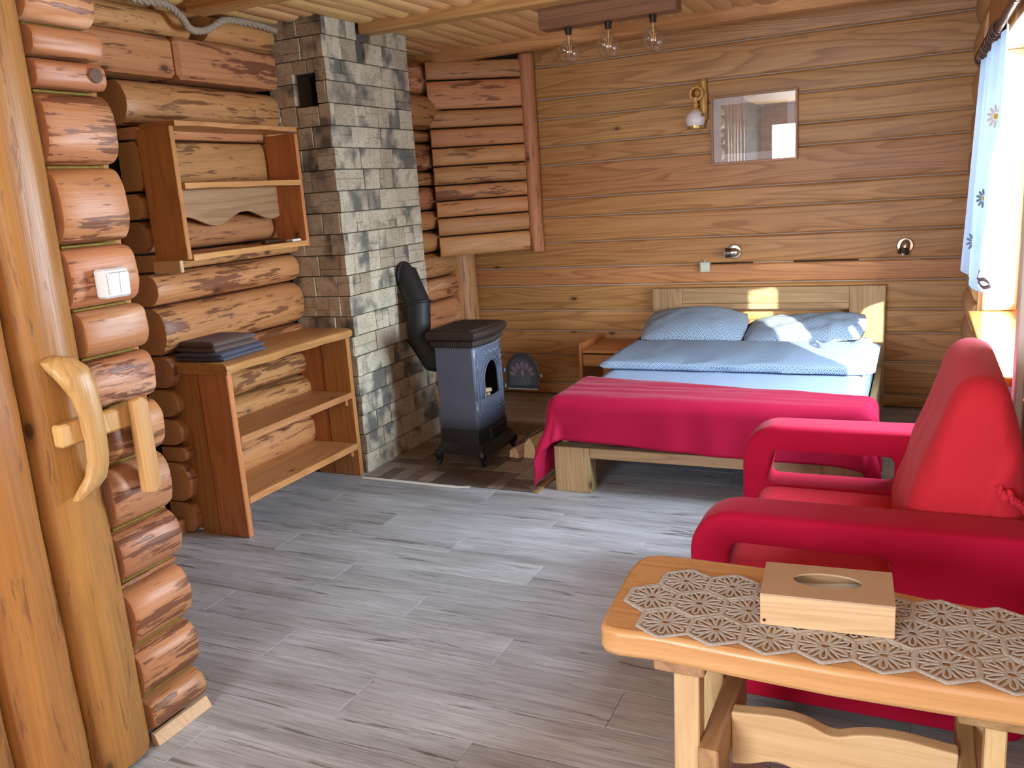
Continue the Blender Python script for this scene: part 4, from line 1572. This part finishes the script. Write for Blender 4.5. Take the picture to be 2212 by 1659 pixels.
def drape(s, t):
    a = xl - s if s < xl else (s - xr if s > xr else 0.0)
    sg = -1 if s < xl else 1
    b = yf - t if t < yf else 0.0
    if a == 0 and b == 0:
        return V3((s, t, zt + .004 * noise.noise(V3((s * 5, t * 9, 0))) + .006 * noise.noise(V3((s * 1.5, t * 22, 3)))))
    r = math.hypot(a, b)
    rad = .055
    arc = rad * math.pi / 2
    if r < arc:
        th = r / rad
        hor, dr_ = rad * math.sin(th), rad * (1 - math.cos(th))
    else:
        hor, dr_ = rad, rad + (r - arc)
    cornerness = 0 if (a == 0 or b == 0) else min(1, 2 * min(a, b) / (r + 1e-6))
    ph = math.atan2(b, a)
    flare = dr_ * (.03 + .20 * cornerness * (1.0 if sg < 0 else .35))
    fold = .014 * math.sin(s * 21 + 1.5 * math.sin(s * 7)) * min(1, dr_ * 5) if a == 0 else .018 * math.sin(t * 24) * min(1, dr_ * 5)
    fold += .02 * cornerness * math.sin(ph * 9) * min(1, dr_ * 4)
    if a == 0:
        fold *= .35 + 0.65 * max(0, (s + .75) / .6 if s > -.75 else 0)
    hor = hor + flare + fold
    dirx = sg * (math.cos(ph) if a else 0)
    diry = -math.sin(ph) if b else 0
    if a and not b:
        dirx, diry = sg, 0
    base = V3((min(max(s, xl), xr), max(t, yf), zt))
    p = base + V3((dirx * hor, diry * hor, -dr_))
    p.z = max(p.z, .012 + .01 * abs(math.sin(s * 40)))
    return p


bm_ = MB()
NU, NV = 96, 44


def bfun(u, v):
    s = xl - AL + (xr + AR_ - xl + AL) * u
    tt = ytop + .03 - .22 * max(0, min(1, (s - xl) / (xr - xl)))
    hem = BF + .012 * math.sin(s * 5) + .065 * max(0, (s + 1.0))
    t = tt + (yf - hem - tt) * v
    return drape(s, t)


bm_.grid(bfun, NU, NV)
bo = bm_.build('blanket', m_blanket, smooth=80)
sd = bo.modifiers.new('solid', 'SOLIDIFY')
sd.thickness = .007
sd.offset = 1
tag(bo, 'crimson fleece blanket draped over the foot of the bed', 'blanket')

# ---- nightstand
ns = thing('nightstand', 'small reddish wooden nightstand with drawer left of the bed', 'nightstand', (-1.88, 5.6, 0))
for xa in (-2.065, -1.725):
    MB().prism([(5.38, .001), (5.82, .001), (5.82, .48), (5.80, .50), (5.40, .50), (5.385, .492), (5.38, .48)], (xa, 0, 0), Y, Z, X * .022).build(
        'side_panel', m_night_z, ns, bevel=.004)
MB().box(-2.042, -1.726, 5.40, 5.82, .435, .455, .002).build('top', m_night, ns)
dw_ = MB().box(-2.040, -1.728, 5.395, 5.80, .345, .425, .003).build('drawer', m_night, ns)
MB().box(-2.042, -1.726, 5.80, 5.818, .02, .434, .002).build('back_panel', m_night, ns)
MB().box(-2.042, -1.726, 5.40, 5.798, .12, .138, .002).build('shelf', m_night, ns)

# ---- armchair
ac = thing('armchair', 'crimson fabric armchair with open looped arms facing the room', 'armchair', (-.13, 2.82, 0))


def arm(y0, y1, x0, x1, zt_, h0, h1, hx0_, hx1_):
    N = 12
    out, inn = [], []

    def corner(cx, cz, r, a0, a1):
        return [(cx + r * math.cos(R(a0 + (a1 - a0) * k / N)), cz + r * math.sin(R(a0 + (a1 - a0) * k / N))) for k in range(N + 1)]
    ro, ri = .135, .028
    out += corner(x0 + ro, zt_ - ro, ro, 180, 90)
    out += corner(x1 - .03, zt_ - .03, .03, 90, 0)
    out += corner(x1 - .03, .05 + .03, .03, 0, -90)
    out += corner(x0 + .04, .05 + .04, .04, 270, 180)
    inn += corner(hx0_ + ri * 1.6, h1 - ri, ri, 180, 90)
    inn += corner(hx1_ - ri, h1 - ri, ri, 90, 0)
    inn += corner(hx1_ - ri, h0 + ri, ri, 0, -90)
    inn += corner(hx0_ + ri, h0 + ri, ri, 270, 180)
    n = len(out)
    cr = .030
    cen = ((hx0_ + hx1_) / 2, (h0 + h1) / 2)

    def shrink(p, d, sign):
        v = V3((p[0] - cen[0], p[1] - cen[1]) + (0,))
        return (p[0] - sign * d * v.x / max(.05, abs(v.x) + abs(v.y)) * 1.2, p[1] - sign * d * v.y / max(.05, abs(v.x) + abs(v.y)) * 1.2)
    rows = []
    K = 5
    for k in range(K + 1):                       # outer side, rounded edges
        a = math.pi / 2 * k / K
        rows.append(([shrink(p, cr * (1 - math.sin(a)), 1) for p in out], y0 + cr * (1 - math.cos(a))))
    for k in range(K + 1):
        a = math.pi / 2 * k / K
        rows.append(([shrink(p, cr * (1 - math.cos(a)), 1) for p in out], y1 - cr * (1 - math.sin(a))))
    c2 = .016
    for k in range(K + 1):
        a = math.pi / 2 * k / K
        rows.append(([shrink(p, -c2 * (1 - math.sin(a)), 1) for p in inn], y1 - c2 * (1 - math.cos(a))))
    for k in range(K + 1):
        a = math.pi / 2 * k / K
        rows.append(([shrink(p, -c2 * (1 - math.cos(a)), 1) for p in inn], y0 + c2 * (1 - math.sin(a))))
    m = len(rows)
    vs = [(p[0], yy, p[1]) for pts, yy in rows for p in pts]
    fs = []
    for r in range(m):
        r2 = (r + 1) % m
        for i in range(n):
            j = (i + 1) % n
            fs.append([r * n + i, r * n + j, r2 * n + j, r2 * n + i])
    return MB().add(vs, fs).build('arm', m_arm, ac, smooth=70)


arm(2.30, 2.46, -.572, .30, .622, .36, .532, -.47, -.035)
arm(3.195, 3.355, -.580, .30, .622, .395, .528, -.485, -.045)
sm_ = MB()


def seatf(u, v):
    a = 2 * math.pi * v
    c, s_ = math.cos(a), math.sin(a)
    px = math.copysign(abs(c) ** .22, c)
    pz = math.copysign(abs(s_) ** .35, s_)
    yy = 2.462 + .731 * u
    e = min(1, .9 + min(u, 1 - u) * 2)
    return (-.235 + .275 * px, yy, .275 + (.125 + .006 * noise.noise(V3((px * 3, yy * 4, 0)))) * pz * e)


sm_.grid(seatf, 20, 40, cv=True)
sm_.f.append(list(range(40)))
sm_.f.append([800 + i for i in range(40)])
so_ = sm_.build('seat_cushion', m_seat, ac, smooth=60)
so_['label'] = 'lighter red seat cushion'
MB().box(-.49, .28, 2.47, 3.185, .05, .149, .01).build('seat_base', m_arm, ac)
bkp = [(-.045, .40), (-.01, .60), (.03, .725), (.075, .86), (.10, .93), (.128, .968), (.165, .983), (.20, .978), (.23, .955), (.250, .90), (.275, .80), (.292, .62), (.295, .15), (.03, .15)]
bk = MB()
bq = []
for i in range(len(bkp)):
    p0, p1, p2, p3 = [V3((*bkp[(i + d_) % len(bkp)], 0)) for d_ in (-1, 0, 1, 2)]
    for k in range(4 if i < 11 else 1):
        t = k / 4
        q_ = .5 * ((2 * p1) + (p2 - p0) * t + (2 * p0 - 5 * p1 + 4 * p2 - p3) * t * t + (3 * p1 - p0 - 3 * p2 + p3) * t ** 3)
        bq.append((q_.x, q_.y))
bkp = bq
NB = len(bkp)
rowsb = 40
vs, fs = [], []
RB = .085
bys = [(2.468 + RB * (1 - math.sin(R(a))), RB * (1 - math.cos(R(a)))) for a in (80, 66, 52, 40, 28, 18, 9, 0)][::-1]
bys = [(2.468 + RB * (1 - math.cos(R(a))), RB * (1 - math.sin(R(a)))) for a in (4, 12, 24, 36, 48, 60, 72, 90)]
bys += [(2.56 + k * .535 / 22, 0.0) for k in range(23)]
bys += [(3.188 - (y_ - 2.468), i_) for y_, i_ in bys[:8][::-1]]
rowsb = len(bys) - 1
for r, (yy, sh) in enumerate(bys):
    u = r / rowsb
    for (p, q) in bkp:
        cx_, cz_ = .14, .6
        L_ = math.hypot(p - cx_, q - cz_)
        k = max(.12, 1 - sh / L_)
        wr_ = .012 * noise.noise(V3((p * 9, yy * 6, q * 8))) if q < .9 else 0
        lowk = max(0, min(1, (.90 - q) / .15)) * max(0, min(1, (p - .0) / .15))
        yoff = -.012 * lowk * (1 if u < .22 else 0) * math.sin((p * 2.2 - q) * 26)
        vs.append((cx_ + (p - cx_) * k + wr_ * (p < .2), yy + yoff, cz_ + (q - cz_) * k))
for r in range(rowsb):
    for i in range(NB):
        j = (i + 1) % NB
        fs.append([r * NB + i, r * NB + j, (r + 1) * NB + j, (r + 1) * NB + i])
fs.append(list(range(NB)))
fs.append([rowsb * NB + i for i in range(NB)])
bo_ = bk.add(vs, fs).build('backrest', m_seat, ac, smooth=60)
# ruffled hem of the backrest cover where it meets the near arm
gm = MB()
gm.tube([(.215 + .075 * k / 40, 2.462 + .006 * math.sin(k * 1.3), .70 - .06 * k / 40 + .010 * math.sin(k * 1.9)) for k in range(41)],
        [.007 + .004 * math.sin(k * 2.3) for k in range(41)], 7)
gm.build('ruffled_hem', m_seat, bo_, smooth=80)

# ---- coffee table
ct = thing('coffee_table', 'narrow honey coloured pine table with curved plank top', 'table', (-.12, 1.75, 0))
ol = [(-.590, 1.585), (-.575, 1.567), (-.545, 1.560), (-.46, 1.566), (-.30, 1.556), (-.12, 1.548), (.08, 1.552), (.37, 1.56), (.37, 1.90), (.22, 1.888), (.05, 1.905), (-.12, 1.94),
      (-.30, 1.962), (-.50, 1.966), (-.565, 1.960), (-.592, 1.945), (-.606, 1.915), (-.611, 1.86), (-.605, 1.77), (-.598, 1.66)]
MB().prism(ol, (0, 0, .570), X, Y, Z * .061).build('top', m_table, ct, bevel=.012, seg=3, smooth=40)
for xa, xb in ((-.485, -.375), (.10, .215)):
    MB().box(xa, xb, 1.615, 1.92, .520, .5695, .004).build('batten', m_leg_y, ct)
for xa, xb, in ((-.442, -.387), (.146, .182)):
    for ya, dy in ((1.62, -.035), (1.855, .035)):
        MB().obox((xa, ya + dy * 1.0, .0005), (xb - xa, 0, 0), (0, .052, 0), (0, -dy, .519), .003).build('leg', m_leg_z, ct)
for xa, xb in ((-.386, -.342), (.112, .1455)):
    MB().box(xa, xb, 1.585, 1.93, .28, .372, .004).build('crossbar', m_leg_y, ct)
for k, xa in enumerate((-.386, .112)):
    MB().obox((xa, 1.88, .372), (.04, 0, 0), (0, .04, 0), (0, -.02, .147), .003).build('brace', m_leg_y, ct)
up_, lo_ = [], []
for k in range(33):
    u = k / 32
    x_ = -.3415 + u * (.1115 + .3415)
    up_.append((x_, .378 + .012 * math.exp(-((u - .25) / .18) ** 2) - .016 * math.exp(-((u - .47) / .09) ** 2) + .012 * math.exp(-((u - .75) / .2) ** 2)))
    lo_.append((x_, .248 + .026 * math.exp(-((u - .22) / .12) ** 2) + .0 * u))
MB().prism(up_ + lo_[::-1], (0, 1.725, 0), X, Z, Y * .036).build('stretcher', m_leg_x, ct, bevel=.004)

# ---- crochet runner of hexagon flower motifs
PX, ROWY, ZT = .1065, .1005, .6335
cr_ = thing('crochet_runner', 'grey crochet runner of hexagonal flower motifs on the narrow table', 'runner', (-.15, 1.724, ZT))
motif = MB()
Rh = PX / math.sqrt(3)
hexp = [(Rh * .995 * math.cos(R(30 + 60 * k)), Rh * .995 * math.sin(R(30 + 60 * k))) for k in range(6)]
edge = []
for k in range(6):
    a, b = hexp[k], hexp[(k + 1) % 6]
    for q in range(4):
        edge.append((a[0] + (b[0] - a[0]) * q / 4, a[1] + (b[1] - a[1]) * q / 4, 0))
motif.tube(edge, .0068, 6, closed=True, flat=.4)
for k in range(12):
    t = R(30 * k)
    c, s_ = math.cos(t), math.sin(t)
    tip = Rh * (.80 if k % 2 else .90)
    w = .0064
    pts = []
    for q in range(9):
        u = q / 8
        a = 2 * math.pi * u
        r_ = .010 + (tip - .010) * (0.5 - .5 * math.cos(a))
        w_ = w * math.sin(a) * (.35 + .65 * (r_ / tip))
        pts.append((c * r_ - s_ * w_ * 1.25, s_ * r_ + c * w_ * 1.25, .0012))
    motif.tube(pts[:-1], .0030, 5, closed=True, flat=.6)
motif.tube([(.009 * math.cos(R(36 * k)), .009 * math.sin(R(36 * k)), .0012) for k in range(10)], .0018, 5, closed=True, flat=.7)
mob = motif.build('motif', m_lace, cr_, smooth=70, local=True)
first = True
for rowi, (y_, x0_, n_) in enumerate([(1.623, -.456, 8), (1.7235, -.5135, 8), (1.824, -.4603, 8)]):
    for k in range(n_):
        o = mob if first else mob.copy()
        if not first:
            COL.objects.link(o)
        first = False
        o.parent = cr_
        o.location = (x0_ + k * PX + .15, y_ - 1.724, .0009 * (k % 2) + .0004 * rowi)
# scalloped outer edging
eg = MB()
low = []
for k in range(8):
    x_ = -.456 + k * PX
    low += [(x_ - PX / 2, 1.623 - Rh * .5, 0), (x_, 1.623 - Rh * 1.04, 0)]
low.append((-.456 + 7.5 * PX, 1.623 - Rh * .5, 0))
hi = []
for k in range(8):
    x_ = -.4603 + k * PX
    hi += [(x_ - PX / 2, 1.824 + Rh * .5, 0), (x_, 1.824 + Rh * 1.04, 0)]
hi.append((-.4603 + 7.5 * PX, 1.824 + Rh * .5, 0))
left = [(-.456 - PX / 2 - .002, 1.623 + Rh * .5, 0), (-.5135 - PX / 2 - .002, 1.7235 - Rh * .5, 0), (-.5135 - PX / 2 - .002, 1.7235 + Rh * .5, 0), (-.4603 - PX / 2 - .002, 1.824 - Rh * .5, 0)]
path = low[::-1] + left + hi
dense = []
for a, b in zip(path[:-1], path[1:]):
    for q in range(12):
        dense.append((a[0] + (b[0] - a[0]) * q / 12, a[1] + (b[1] - a[1]) * q / 12, ZT + .0005))
eg.tube(dense, [.0042 + .0012 * (i % 2) for i in range(len(dense))], 6, flat=.5)
eg.build('scalloped_edging', m_lace, cr_, smooth=70)

# ---- tissue box
tb = thing('tissue_box', 'plain wooden tissue box with oval slot on the crochet runner', 'tissue box', (-.146, 1.755, .6375), None, R(4))
bw, bd_, bh = .128, .078, .066
bxm = MB()
bxm.box(-bw, bw, -bd_, -bd_ + .009, 0, bh, .001)
bxm.box(-bw, bw, bd_ - .009, bd_, 0, bh, .001)
bxm.box(-bw, -bw + .009, -bd_ + .0092, bd_ - .0092, 0, bh, .001)
bxm.box(bw - .009, bw, -bd_ + .0092, bd_ - .0092, 0, bh, .001)
bxm.build('box_sides', m_boxw, tb, local=True)
ocx, ocy, oa, ob = .0, .008, .068, .034
angs = sorted([2 * math.pi * k / 40 for k in range(40)] + [math.atan2(a * bd_, b * bw) % (2 * math.pi) for a in (-1, 1) for b in (-1, 1)])
NO = len(angs)
vs, fs = [], []
for zz_ in (bh, bh + .004):
    for k in range(NO):
        t = angs[k]
        vs.append((ocx + oa * math.cos(t), ocy + ob * math.sin(t), zz_))
    for k in range(NO):
        t = angs[k]
        c, s_ = math.cos(t), math.sin(t)
        m_ = min(bw / max(1e-6, abs(c)), bd_ / max(1e-6, abs(s_)))
        vs.append((c * m_, s_ * m_, zz_))
for k in range(NO):
    j = (k + 1) % NO
    fs += [[k, j, NO + j, NO + k], [2 * NO + k, 2 * NO + j, 3 * NO + j, 3 * NO + k], [k, j, 2 * NO + j, 2 * NO + k], [NO + k, NO + j, 3 * NO + j, 3 * NO + k]]
MB().add(vs, fs).build('lid', m_ply, tb, local=True)
MB().grid(lambda u, v: (-.11 + .22 * u, -.06 + .12 * v, .040 + .006 * math.sin(u * 6) * math.sin(v * 4)), 12, 8).build('tissues', m_paper, tb, local=True, smooth=80)
MB().lathe([(0, 0), (.0035, 0), (.0035, .001), (0, .001)], 10, (-bw + .008, -bd_ - .0004, .011), (0, -1, 0)).build('knot', m_brown, tb, local=True)

# ---- ceiling lamp: board with three globe bulbs
cl_ = thing('ceiling_lamp', 'dark wooden board lamp with three clear filament globe bulbs', 'lamp', (-1.45, 4.44, 2.35))
MB().box(-1.815, -1.09, 4.395, 4.505, 2.352, 2.455, .004).build('board', m_lampb, cl_)
for k, xb_ in enumerate((-1.672, -1.455, -1.222)):
    MB().lathe([(.017, 0), (.0195, -.002), (.0195, -.016), (.017, -.018), (.017, -.034), (0, -.034)], 20, (xb_, 4.45, 2.352), Z).build('socket', m_black, cl_, smooth=40)
    O_ = (xb_, 4.45, 2.318)
    prof = [(.013, 0), (.0135, -.012), (.016, -.022), (.024, -.034)]
    cz = -.085
    for q in range(1, 16):
        t = R(142 - q * 142 / 15)
        prof.append((.060 * math.sin(t), cz + .060 * math.cos(math.pi - t) * -1))
    prof = [(.013, 0), (.0135, -.012), (.017, -.024)] + [(max(.0001, .060 * math.sin(t)), cz + .060 * math.cos(t)) for t in [R(26 + (180 - 26) * q / 18) for q in range(19)]]
    bb_ = MB().lathe(prof, 28, O_, Z).build('bulb', m_glass, cl_, smooth=80)
    fm = MB()
    for q in range(4):
        a = q * math.pi / 2 + .4
        c, s_ = math.cos(a), math.sin(a)
        fm.tube([(xb_ + .006 * c, 4.45 + .006 * s_, 2.318 - .085), (xb_ + .014 * c, 4.45 + .014 * s_, 2.318 - .048)], .0013, 5)
    fm.tube([(xb_, 4.45, 2.318 - .01), (xb_, 4.45, 2.318 - .046)], .003, 6)
    fm.build('filament', m_fil, bb_)

# ---- framed picture
pf_ = thing('framed_picture', 'faded sepia print with wide pale mount in thin brown frame', 'picture', (-.98, 5.91, 1.84))
fx0, fx1, fz0, fz1 = -1.252, -.704, 1.622, 2.058
for a, b, c, d in ((fx0, fx1, fz0, fz0 + .014), (fx0, fx1, fz1 - .014, fz1), (fx0, fx0 + .014, fz0 + .0141, fz1 - .0141), (fx1 - .014, fx1, fz0 + .0141, fz1 - .0141)):
    MB().box(a, b, 5.898, 5.925, c, d, .002).build('frame_rail', m_frame, pf_)
MB().box(fx0 + .0145, fx1 - .0145, 5.914, 5.920, fz0 + .0145, fz1 - .0145, .0005).build('mount', m_mat, pf_)
MB().box(fx0 + .065, fx1 - .065, 5.9125, 5.9138, fz0 + .065, fz1 - .06, .0003).build('print', m_print, pf_)
MB().box(fx0 + .0145, fx1 - .0145, 5.904, 5.9055, fz0 + .0145, fz1 - .0145, .0003).build('glass', m_picglass, pf_)

# ---- wooden wall sconce with opal globe
sn = thing('wall_sconce', 'turned yellow wood wall light with white opal globe beside the picture', 'wall lamp', (-1.33, 5.92, 2.0))
MB().lathe([(0, 0), (.020, 0), (.026, .02), (.022, .045), (.026, .07), (.026, .16), (.020, .18), (.024, .20), (.018, .225), (.022, .245), (.012, .262), (0, .266)], 14,
           (-1.295, 5.895, 1.915), Z).build('back_post', m_sconce, sn, smooth=40)
pts = [(-1.332 + .040 * math.cos(R(a)), 5.845, 2.085 + .040 * math.sin(R(a))) for a in range(0, 360, 20)]
MB().tube(pts, .010, 8, closed=True).build('ring', m_sconce, sn, smooth=60)
MB().lathe([(0, 0), (.018, 0), (.018, .06), (0, .06)], 12, (-1.328, 5.845, 2.085), (.5, .75, .1)).build('peg', m_sconce, sn, smooth=40)
MB().lathe([(.030, 0), (.030, .010), (.018, .018), (.016, .028), (.022, .040), (.014, .052), (.018, .066), (.018, .085)], 16, (-1.338, 5.845, 1.975), Z).build(
    'turned_cup', m_sconce, sn, smooth=40)
gp = [(.026, .058)] + [(.064 * math.sin(R(t)), .064 * math.cos(R(t))) for t in range(28, 125, 8)] + [(.052, -.040)]
MB().lathe(gp, 26, (-1.34, 5.845, 1.920), Z).build('opal_globe', m_opal, sn, smooth=60)
MB().lathe([(.054, -.004), (.056, 0), (.056, .014), (.052, .016)], 26, (-1.34, 5.845, 1.866), Z).build('brass_gallery', m_gilt, sn, smooth=40)
MB().lathe([(.0, 0), (.012, 0), (.012, .002), (0, .003)], 12, (-1.285, 5.808, 1.945), (.8, -.55, .1)).build('globe_emblem', m_gilt, sn)

# ---- two reading spotlights


def spot(label, x_, z_, d):
    o = thing('reading_spotlight', label, 'wall lamp', (x_, 5.928, z_), 'bed reading spots')
    d = V3(d).normalized()
    MB().lathe([(0, 0), (.050, 0), (.050, .010), (.044, .018), (.012, .022), (0, .022)], 26, (0, 0, 0), (0, -1, 0)).build('base', m_steel, o, smooth=40, local=True)
    c0 = V3((0, -.055, 0))
    MB().tube([(0, -.018, 0), (0, -.055, 0)], .008, 10).build('stem', m_steel, o, local=True, smooth=40)
    hd = MB().lathe([(0, -.045), (.014, -.040), (.026, -.025), (.030, 0), (.028, .014)], 20, c0, d).build('head', m_steel, o, smooth=50, local=True)
    MB().lathe([(.026, .0), (.030, .014), (.035, .045), (.031, .046), (.024, .016)], 20, c0 + d * .004, d).build('reflector_ring', m_dsteel, hd, smooth=50, local=True)
    MB().lathe([(0, .0), (.014, .004), (.017, .025), (.012, .042), (0, .058)], 14, c0 + d * .004, d).build('bulb', m_opal, hd, smooth=60, local=True)
    return o


spot('steel reading spotlight turned sideways above the switch box', -1.112, 1.045, (-1, -.15, -.05))
spot('steel reading spotlight pointing down near the curtained window', -.062, 1.05, (-.22, -.2, -1))

# ---- surface box on the back wall
sb = thing('wall_socket_box', 'small pale square switch box fixed to the back wall over the bed', 'switch', (-1.31, 5.92, .95))
MB().box(-1.342, -1.276, 5.890, 5.929, .914, .984, .006).build('housing', m_cream, sb)
MB().box(-1.335, -1.283, 5.885, 5.890, .924, .970, .002).build('rocker', m_cream, sb)
MB().box(-1.314, -1.304, 5.905, 5.928, .984, .994, .002).build('cable_entry', m_cream, sb)

# ---- curtain rod, rings, curtain
rod = thing('curtain_rod', 'dark brown wooden curtain rod with rings over the side window', 'curtain rod', (.25, 4.2, 2.04))
MB().tube([(.262, 5.16, 2.035), (.262, 3.0, 2.035)], .016, 12).build('pole', m_brown, rod, smooth=60)
MB().lathe([(.012, 0), (.022, .008), (.024, .022), (.014, .04), (0, .046)], 14, (.262, 5.155, 2.035), Y).build('finial', m_brown, rod, smooth=60)
for yy in (5.02, 3.3):
    MB().tube([(.289, yy, 2.05), (.262, yy, 2.05), (.262, yy, 2.018)], .009, 8).build('bracket', m_brown, rod, smooth=60)
ringm = MB().tube([(.026 * math.cos(R(a)), 0, .026 * math.sin(R(a)) - .008) for a in range(0, 360, 24)], .005, 7, closed=True).build('ring', m_brown, rod, smooth=60, local=True)
for k in range(14):
    o = ringm if k == 0 else ringm.copy()
    if k:
        COL.objects.link(o)
    o.parent = rod
    o.location = (.262 - .25, 5.08 - .085 * k - 4.2, 0)
    o.rotation_euler = (0, 0, R(-18 + 9 * (k % 3)))

cur = thing('sheer_curtain', 'sheer white voile curtain with daisies hanging at the side window', 'curtain', (.262, 4.5, 1.0))


def cpos(u, v):
    """u along the window from its far side, v downwards"""
    near = max(0.0, min(1.0, (v - .345) / .15))
    yy = 5.16 + .06 * v - 1.58 * u + .36 * u * u * near * near * (3 - 2 * near)
    hem = .975 + .075 * u - .05 * math.exp(-((u - .72) / .16) ** 2) + .02 * math.sin(u * 17)
    z_ = 2.005 + (hem - 2.005) * v
    amp = .010 + .022 * v
    fold = amp * math.sin(u * 30 + .8 * math.sin(v * 3)) + amp * .5 * math.sin(u * 17 + 1)
    bil = -.030 * (1 - u) ** 2 * v
    return V3((.262 + fold * .8 + bil + .010 * u, yy, z_))


cm_ = MB()
cm_.grid(cpos, 150, 26)
cm_.build('cloth', m_sheer, cur, smooth=80)
for (u0, v0, r_, mt_) in [(.50, .84, .050, m_petal), (.66, .60, .044, m_petal), (.90, .32, .046, m_petalw)]:
    pm_ = MB()
    c0 = cpos(u0, v0)
    du, dv_ = (cpos(u0 + .01, v0) - c0).normalized(), V3((0, 0, 1))
    nrm = V3((-.72, -.69, 0)).normalized()
    du = V3((nrm.y, -nrm.x, 0)) * -1
    for k in range(11):
        t = 2 * math.pi * k / 11
        c, s_ = math.cos(t), math.sin(t)
        pts = []
        for q in range(8):
            a = 2 * math.pi * q / 8
            r2, w2 = r_ * (.62 + .34 * math.cos(a)), r_ * .14 * math.sin(a)
            pts.append(((c * r2 - s_ * w2), (s_ * r2 + c * w2)))
        pm_.prism(pts, c0 + nrm * .032, du, dv_, nrm * .0012)
    fo = pm_.build('daisy', mt_, cur)
    MB().prism([(r_ * .24 * math.cos(R(36 * q)), r_ * .24 * math.sin(R(36 * q))) for q in range(10)], c0 + nrm * .0335, du, dv_, nrm * .0015).build('daisy_centre', m_yel, fo)
tbk = spline([(.25, 4.02, 1.10), (.235, 3.92, 1.075), (.25, 3.83, 1.085), (.27, 3.78, 1.07), (.25, 3.85, 1.05), (.24, 3.95, 1.06)], 6)
tbo = MB().tube(tbk, .009, 6).build('tieback', fabric('grey_tieback_fabric', (0.22, 0.25, 0.33)), cur, smooth=70)

bpy.context.view_layer.update()
